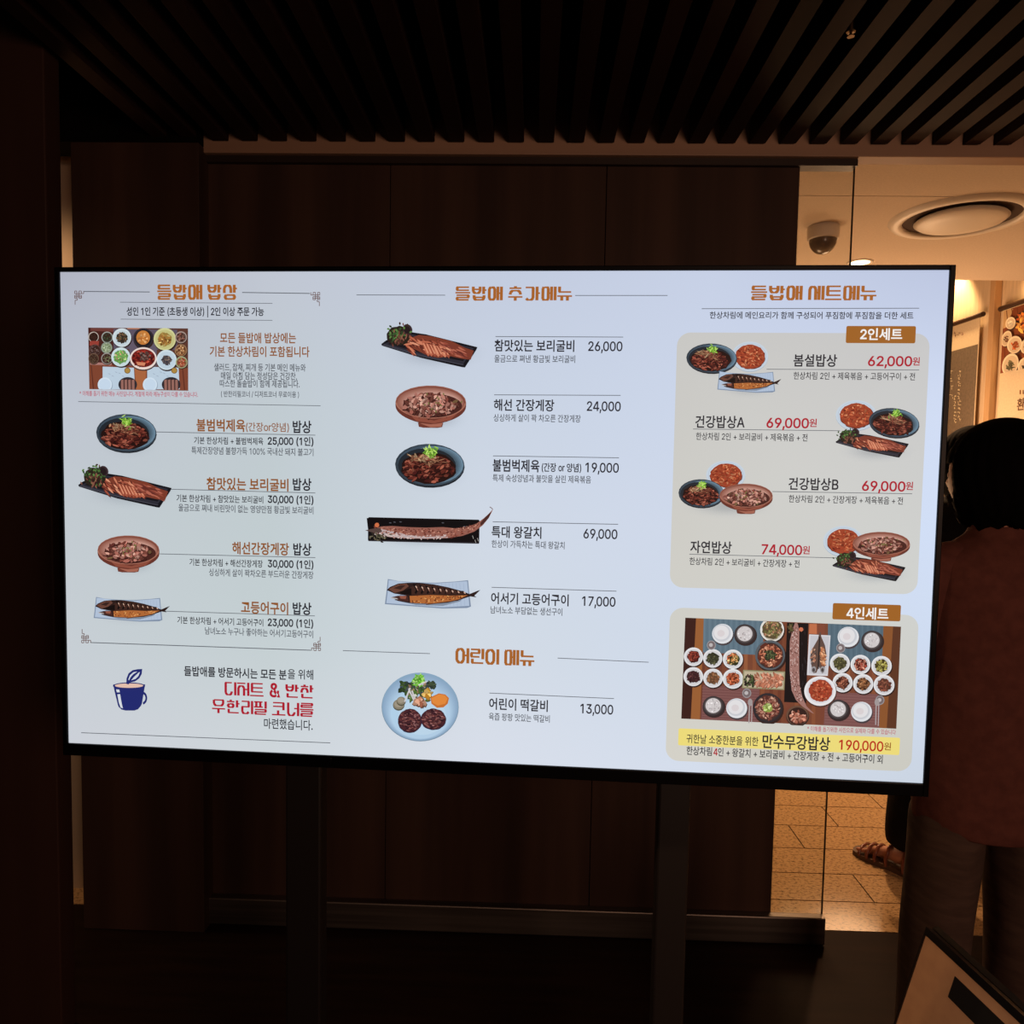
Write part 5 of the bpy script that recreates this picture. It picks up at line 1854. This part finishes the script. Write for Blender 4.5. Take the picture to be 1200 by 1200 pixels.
add_bm(body, hand_bm((.09, .235, 1.0), (-.9, .5, .1), (0, -.3, 1), -1))
turnA = math.radians(180+25)
add_bm(body, head_bm((hx-.012, .02, 1.50), turnA))
finish('body', body, skin_m, A0, smooth=True, recalc=False)
hb = hair_cap((hx+.006, .012, 1.505), .098, .116, .124, turnA, .50, .118, 3)
finish('hair', hb, hair_m, A0, smooth=True)
bm = bmesh.new()
rings = smooth_rings([(0, 0, .70, .150, .118), (0, 0, .73, .156, .124), (0, 0, .90, .160, .125), (0, 0, 1.06, .158, .122), (0, 0, 1.20, .166, .118), (0, 0, 1.28, .170, .106), (0, 0, 1.325, .140, .088), (0, 0, 1.352, .098, .072), (0, .002, 1.372, .068, .062), (0, .004, 1.39, .060, .058)])
loft(bm, rings, 44, True, True, .022, 6, 1.0)
finish('top', bm, maroon, A0, smooth=True)
for s_ in (-1, 1):
    ch = [[(s_*.055, 0, 1.310, .060), (s_*.12, 0, 1.300, .062), (s_*.166, -.005, 1.255, .062), (s_*.19, .008, 1.06, .056), (s_*.158, .16, .985, .048), (s_*.115, .215, .995, .045)]]
    finish('sleeve', skin_bm(ch, 2), maroon, A0, smooth=True, recalc=False)
bm = bmesh.new()
loft(bm, smooth_rings([(0, 0, .98, .115, .09), (0, 0, .90, .132, .098), (0, 0, .80, .142, .102), (0, 0, .755, .142, .10)]), 36, True, True, .012, 5, 2.0)
finish('trouser_seat', bm, grey_br, A0, smooth=True)
for s_ in (-1, 1):
    bm = bmesh.new()
    loft(bm, smooth_rings([(s_*.066, 0, .79, .056, .080), (s_*.074, 0, .745, .064, .088), (s_*.086, 0, .69, .073, .096), (s_*.097, .0, .48, .070, .088), (s_*.103, 0, .22, .067, .084), (s_*.106, 0, .05, .066, .082)], 5), 36, True, True, .030, 5, 3.0+s_)
    finish('trouser_leg', bm, grey_br, A0, smooth=True)
    ch = [[(s_*.096, -.045, .038, .034), (s_*.098, .05, .036, .036), (s_*.10, .14, .03, .034), (s_*.10, .17, .028, .026)]]
    finish('shoe', skin_bm(ch, 2), shoe_m, A0, smooth=True, recalc=False)

# --- second person behind, in black, with a strappy sandal showing
pB = at_y(1108, 900, 2.80)
tp = at_z(1035, 1003, 0.03)
hp = at_z(1076, 1021, 0.03)
rzB = 0.0
B0_ = thing('person', 'person in black clothes and brown strappy sandals standing behind the other person', 'person', (pB.x+.02, 2.76, 0.0))
off = Vector((B0_.location.x, 2.76, 0))
fd = (tp-hp)
fd.z = 0
fd = fd.normalized()
heel = Vector((hp.x, hp.y, 0))-off
toe = heel+fd*.225


def foot(heel, fd, side):
    l = fd.cross(Vector((0, 0, 1)))*side
    P = lambda f, s_, z, r: (*(heel+fd*f+l*s_+Vector((0, 0, z))), r)
    ank = P(.045, 0, .10, .034)
    ball = P(.155, .004, .040, .026)
    ch = [[P(.0, 0, .042, .026), P(.03, 0, .046, .028), P(.095, 0, .056, .028), ball], [P(.03, 0, .046, .028), ank]]
    for k in range(5):
        s_ = -.030+k*.015
        ch.append([ball, P(.190-.006*k if side > 0 else .190-.006*(4-k), s_, .034, .0085), P(.222-.010*k if side > 0 else .222-.010*(4-k), s_*1.1, .030, .007)])
    return skin_bm(ch, 1), ank


f1, ank1 = foot(heel, fd, 1)
heel2 = heel+Vector((.265, .03, 0))
f2, ank2 = foot(heel2, fd, 1)
hipL, hipR = (-.075, 0, .86, .085), (.075, 0, .86, .085)
b2 = skin_bm([[(0, 0, .95, .12), (0, 0, 1.10, .105), (0, 0, 1.24, .12), (0, 0, 1.36, .10), (0, .0, 1.43, .055), (0, .0, 1.49, .048)],
              [(0, 0, 1.36, .10), (-.11, 0, 1.345, .046), (-.165, 0, 1.31, .042), (-.19, .0, 1.10, .036), (-.19, .06, .88, .026)],
              [(0, 0, 1.36, .10), (.11, 0, 1.345, .046), (.165, 0, 1.31, .042), (.19, .0, 1.10, .036), (.19, .06, .88, .026)],
              [(0, 0, .95, .12), hipL, (-.09, .01, .50, .055), ank1], [(0, 0, .95, .12), hipR, (.13, .02, .50, .055), ank2]], 2)
add_bm(b2, f1)
add_bm(b2, f2)
add_bm(b2, hand_bm((-.19, .06, .88), (0, .15, -1), (1, 0, 0), 1))
add_bm(b2, hand_bm((.19, .06, .88), (0, .15, -1), (-1, 0, 0), -1))
turnB = math.radians(180+8)
add_bm(b2, head_bm((0, .015, 1.565), turnB))
finish('body', b2, skin_m, B0_, smooth=True, recalc=False)
finish('hair', hair_cap((0, .005, 1.57), .098, .114, .112, turnB, .50, .155, 9), hair_m, B0_, smooth=True)
bm = bmesh.new()
loft(bm, smooth_rings([(0, 0, .84, .170, .13), (0, 0, 1.0, .162, .12), (0, 0, 1.15, .158, .118), (0, 0, 1.28, .17, .112), (0, 0, 1.36, .165, .10), (0, 0, 1.41, .11, .075), (0, 0, 1.45, .062, .058)]), 36, True, True, .02, 6, 5)
finish('top', bm, black_cl, B0_, smooth=True)
for s_ in (-1, 1):
    ch = [[(s_*.055, 0, 1.375, .058), (s_*.12, 0, 1.365, .060), (s_*.170, 0, 1.318, .058), (s_*.195, 0, 1.10, .048), (s_*.195, .055, .92, .042)]]
    finish('sleeve', skin_bm(ch, 2), black_cl, B0_, smooth=True, recalc=False)
for s_, an in ((-1, ank1), (1, ank2)):
    bm = bmesh.new()
    ax, ay = an[0], an[1]
    loft(bm, smooth_rings([(s_*.07, 0, .98, .085, .115), (s_*.082, 0, .84, .10, .12), (s_*.095+(ax-s_*.09)*.4, ay*.4, .5, .092, .098), (ax+(.004 if s_ > 0 else -.004), ay, .2, .072, .085), (ax, ay, .115, .066, .080)], 5), 32, True, True, .03, 5, 7+s_)
    finish('trouser_leg', bm, black_cl, B0_, smooth=True)


def sandal(heel, fd):
    l = fd.cross(Vector((0, 0, 1)))
    bm = bmesh.new()
    prof = [(-.03, .030), (.02, .036), (.09, .034), (.15, .044), (.20, .046), (.235, .034), (.245, .012)]
    L_ = [heel+fd*f+l*s_ for f, s_ in prof]+[heel+fd*f-l*s_ for f, s_ in prof[::-1]]
    lo = [bm.verts.new(p+Vector((0, 0, 0.0))) for p in L_]
    hi = [bm.verts.new(p+Vector((0, 0, 0.018))) for p in L_]
    bm.faces.new(lo[::-1])
    bm.faces.new(hi)
    for i in range(len(lo)):
        j = (i+1) % len(lo)
        bm.faces.new((lo[i], lo[j], hi[j], hi[i]))
    so = finish('sandal_sole', bm, sole_m, B0_)
    for f, w_, hh in ((.205, .046, .046), (.175, .048, .060), (.145, .046, .070), (.105, .040, .084), (.04, .040, .098)):
        pts = []
        for k in range(9):
            t = math.pi*k/8
            pts.append(heel+fd*(f-(.0 if k % 2 else .004))+l*(w_*math.cos(t))+Vector((0, 0, .012+(hh-.012)*math.sin(t))))
        ch = [[(*p, .0065) for p in pts]]
        finish('strap', skin_bm(ch, 1), strap_m, B0_, smooth=True, recalc=False)


sandal(heel, fd)
sandal(heel2, fd)
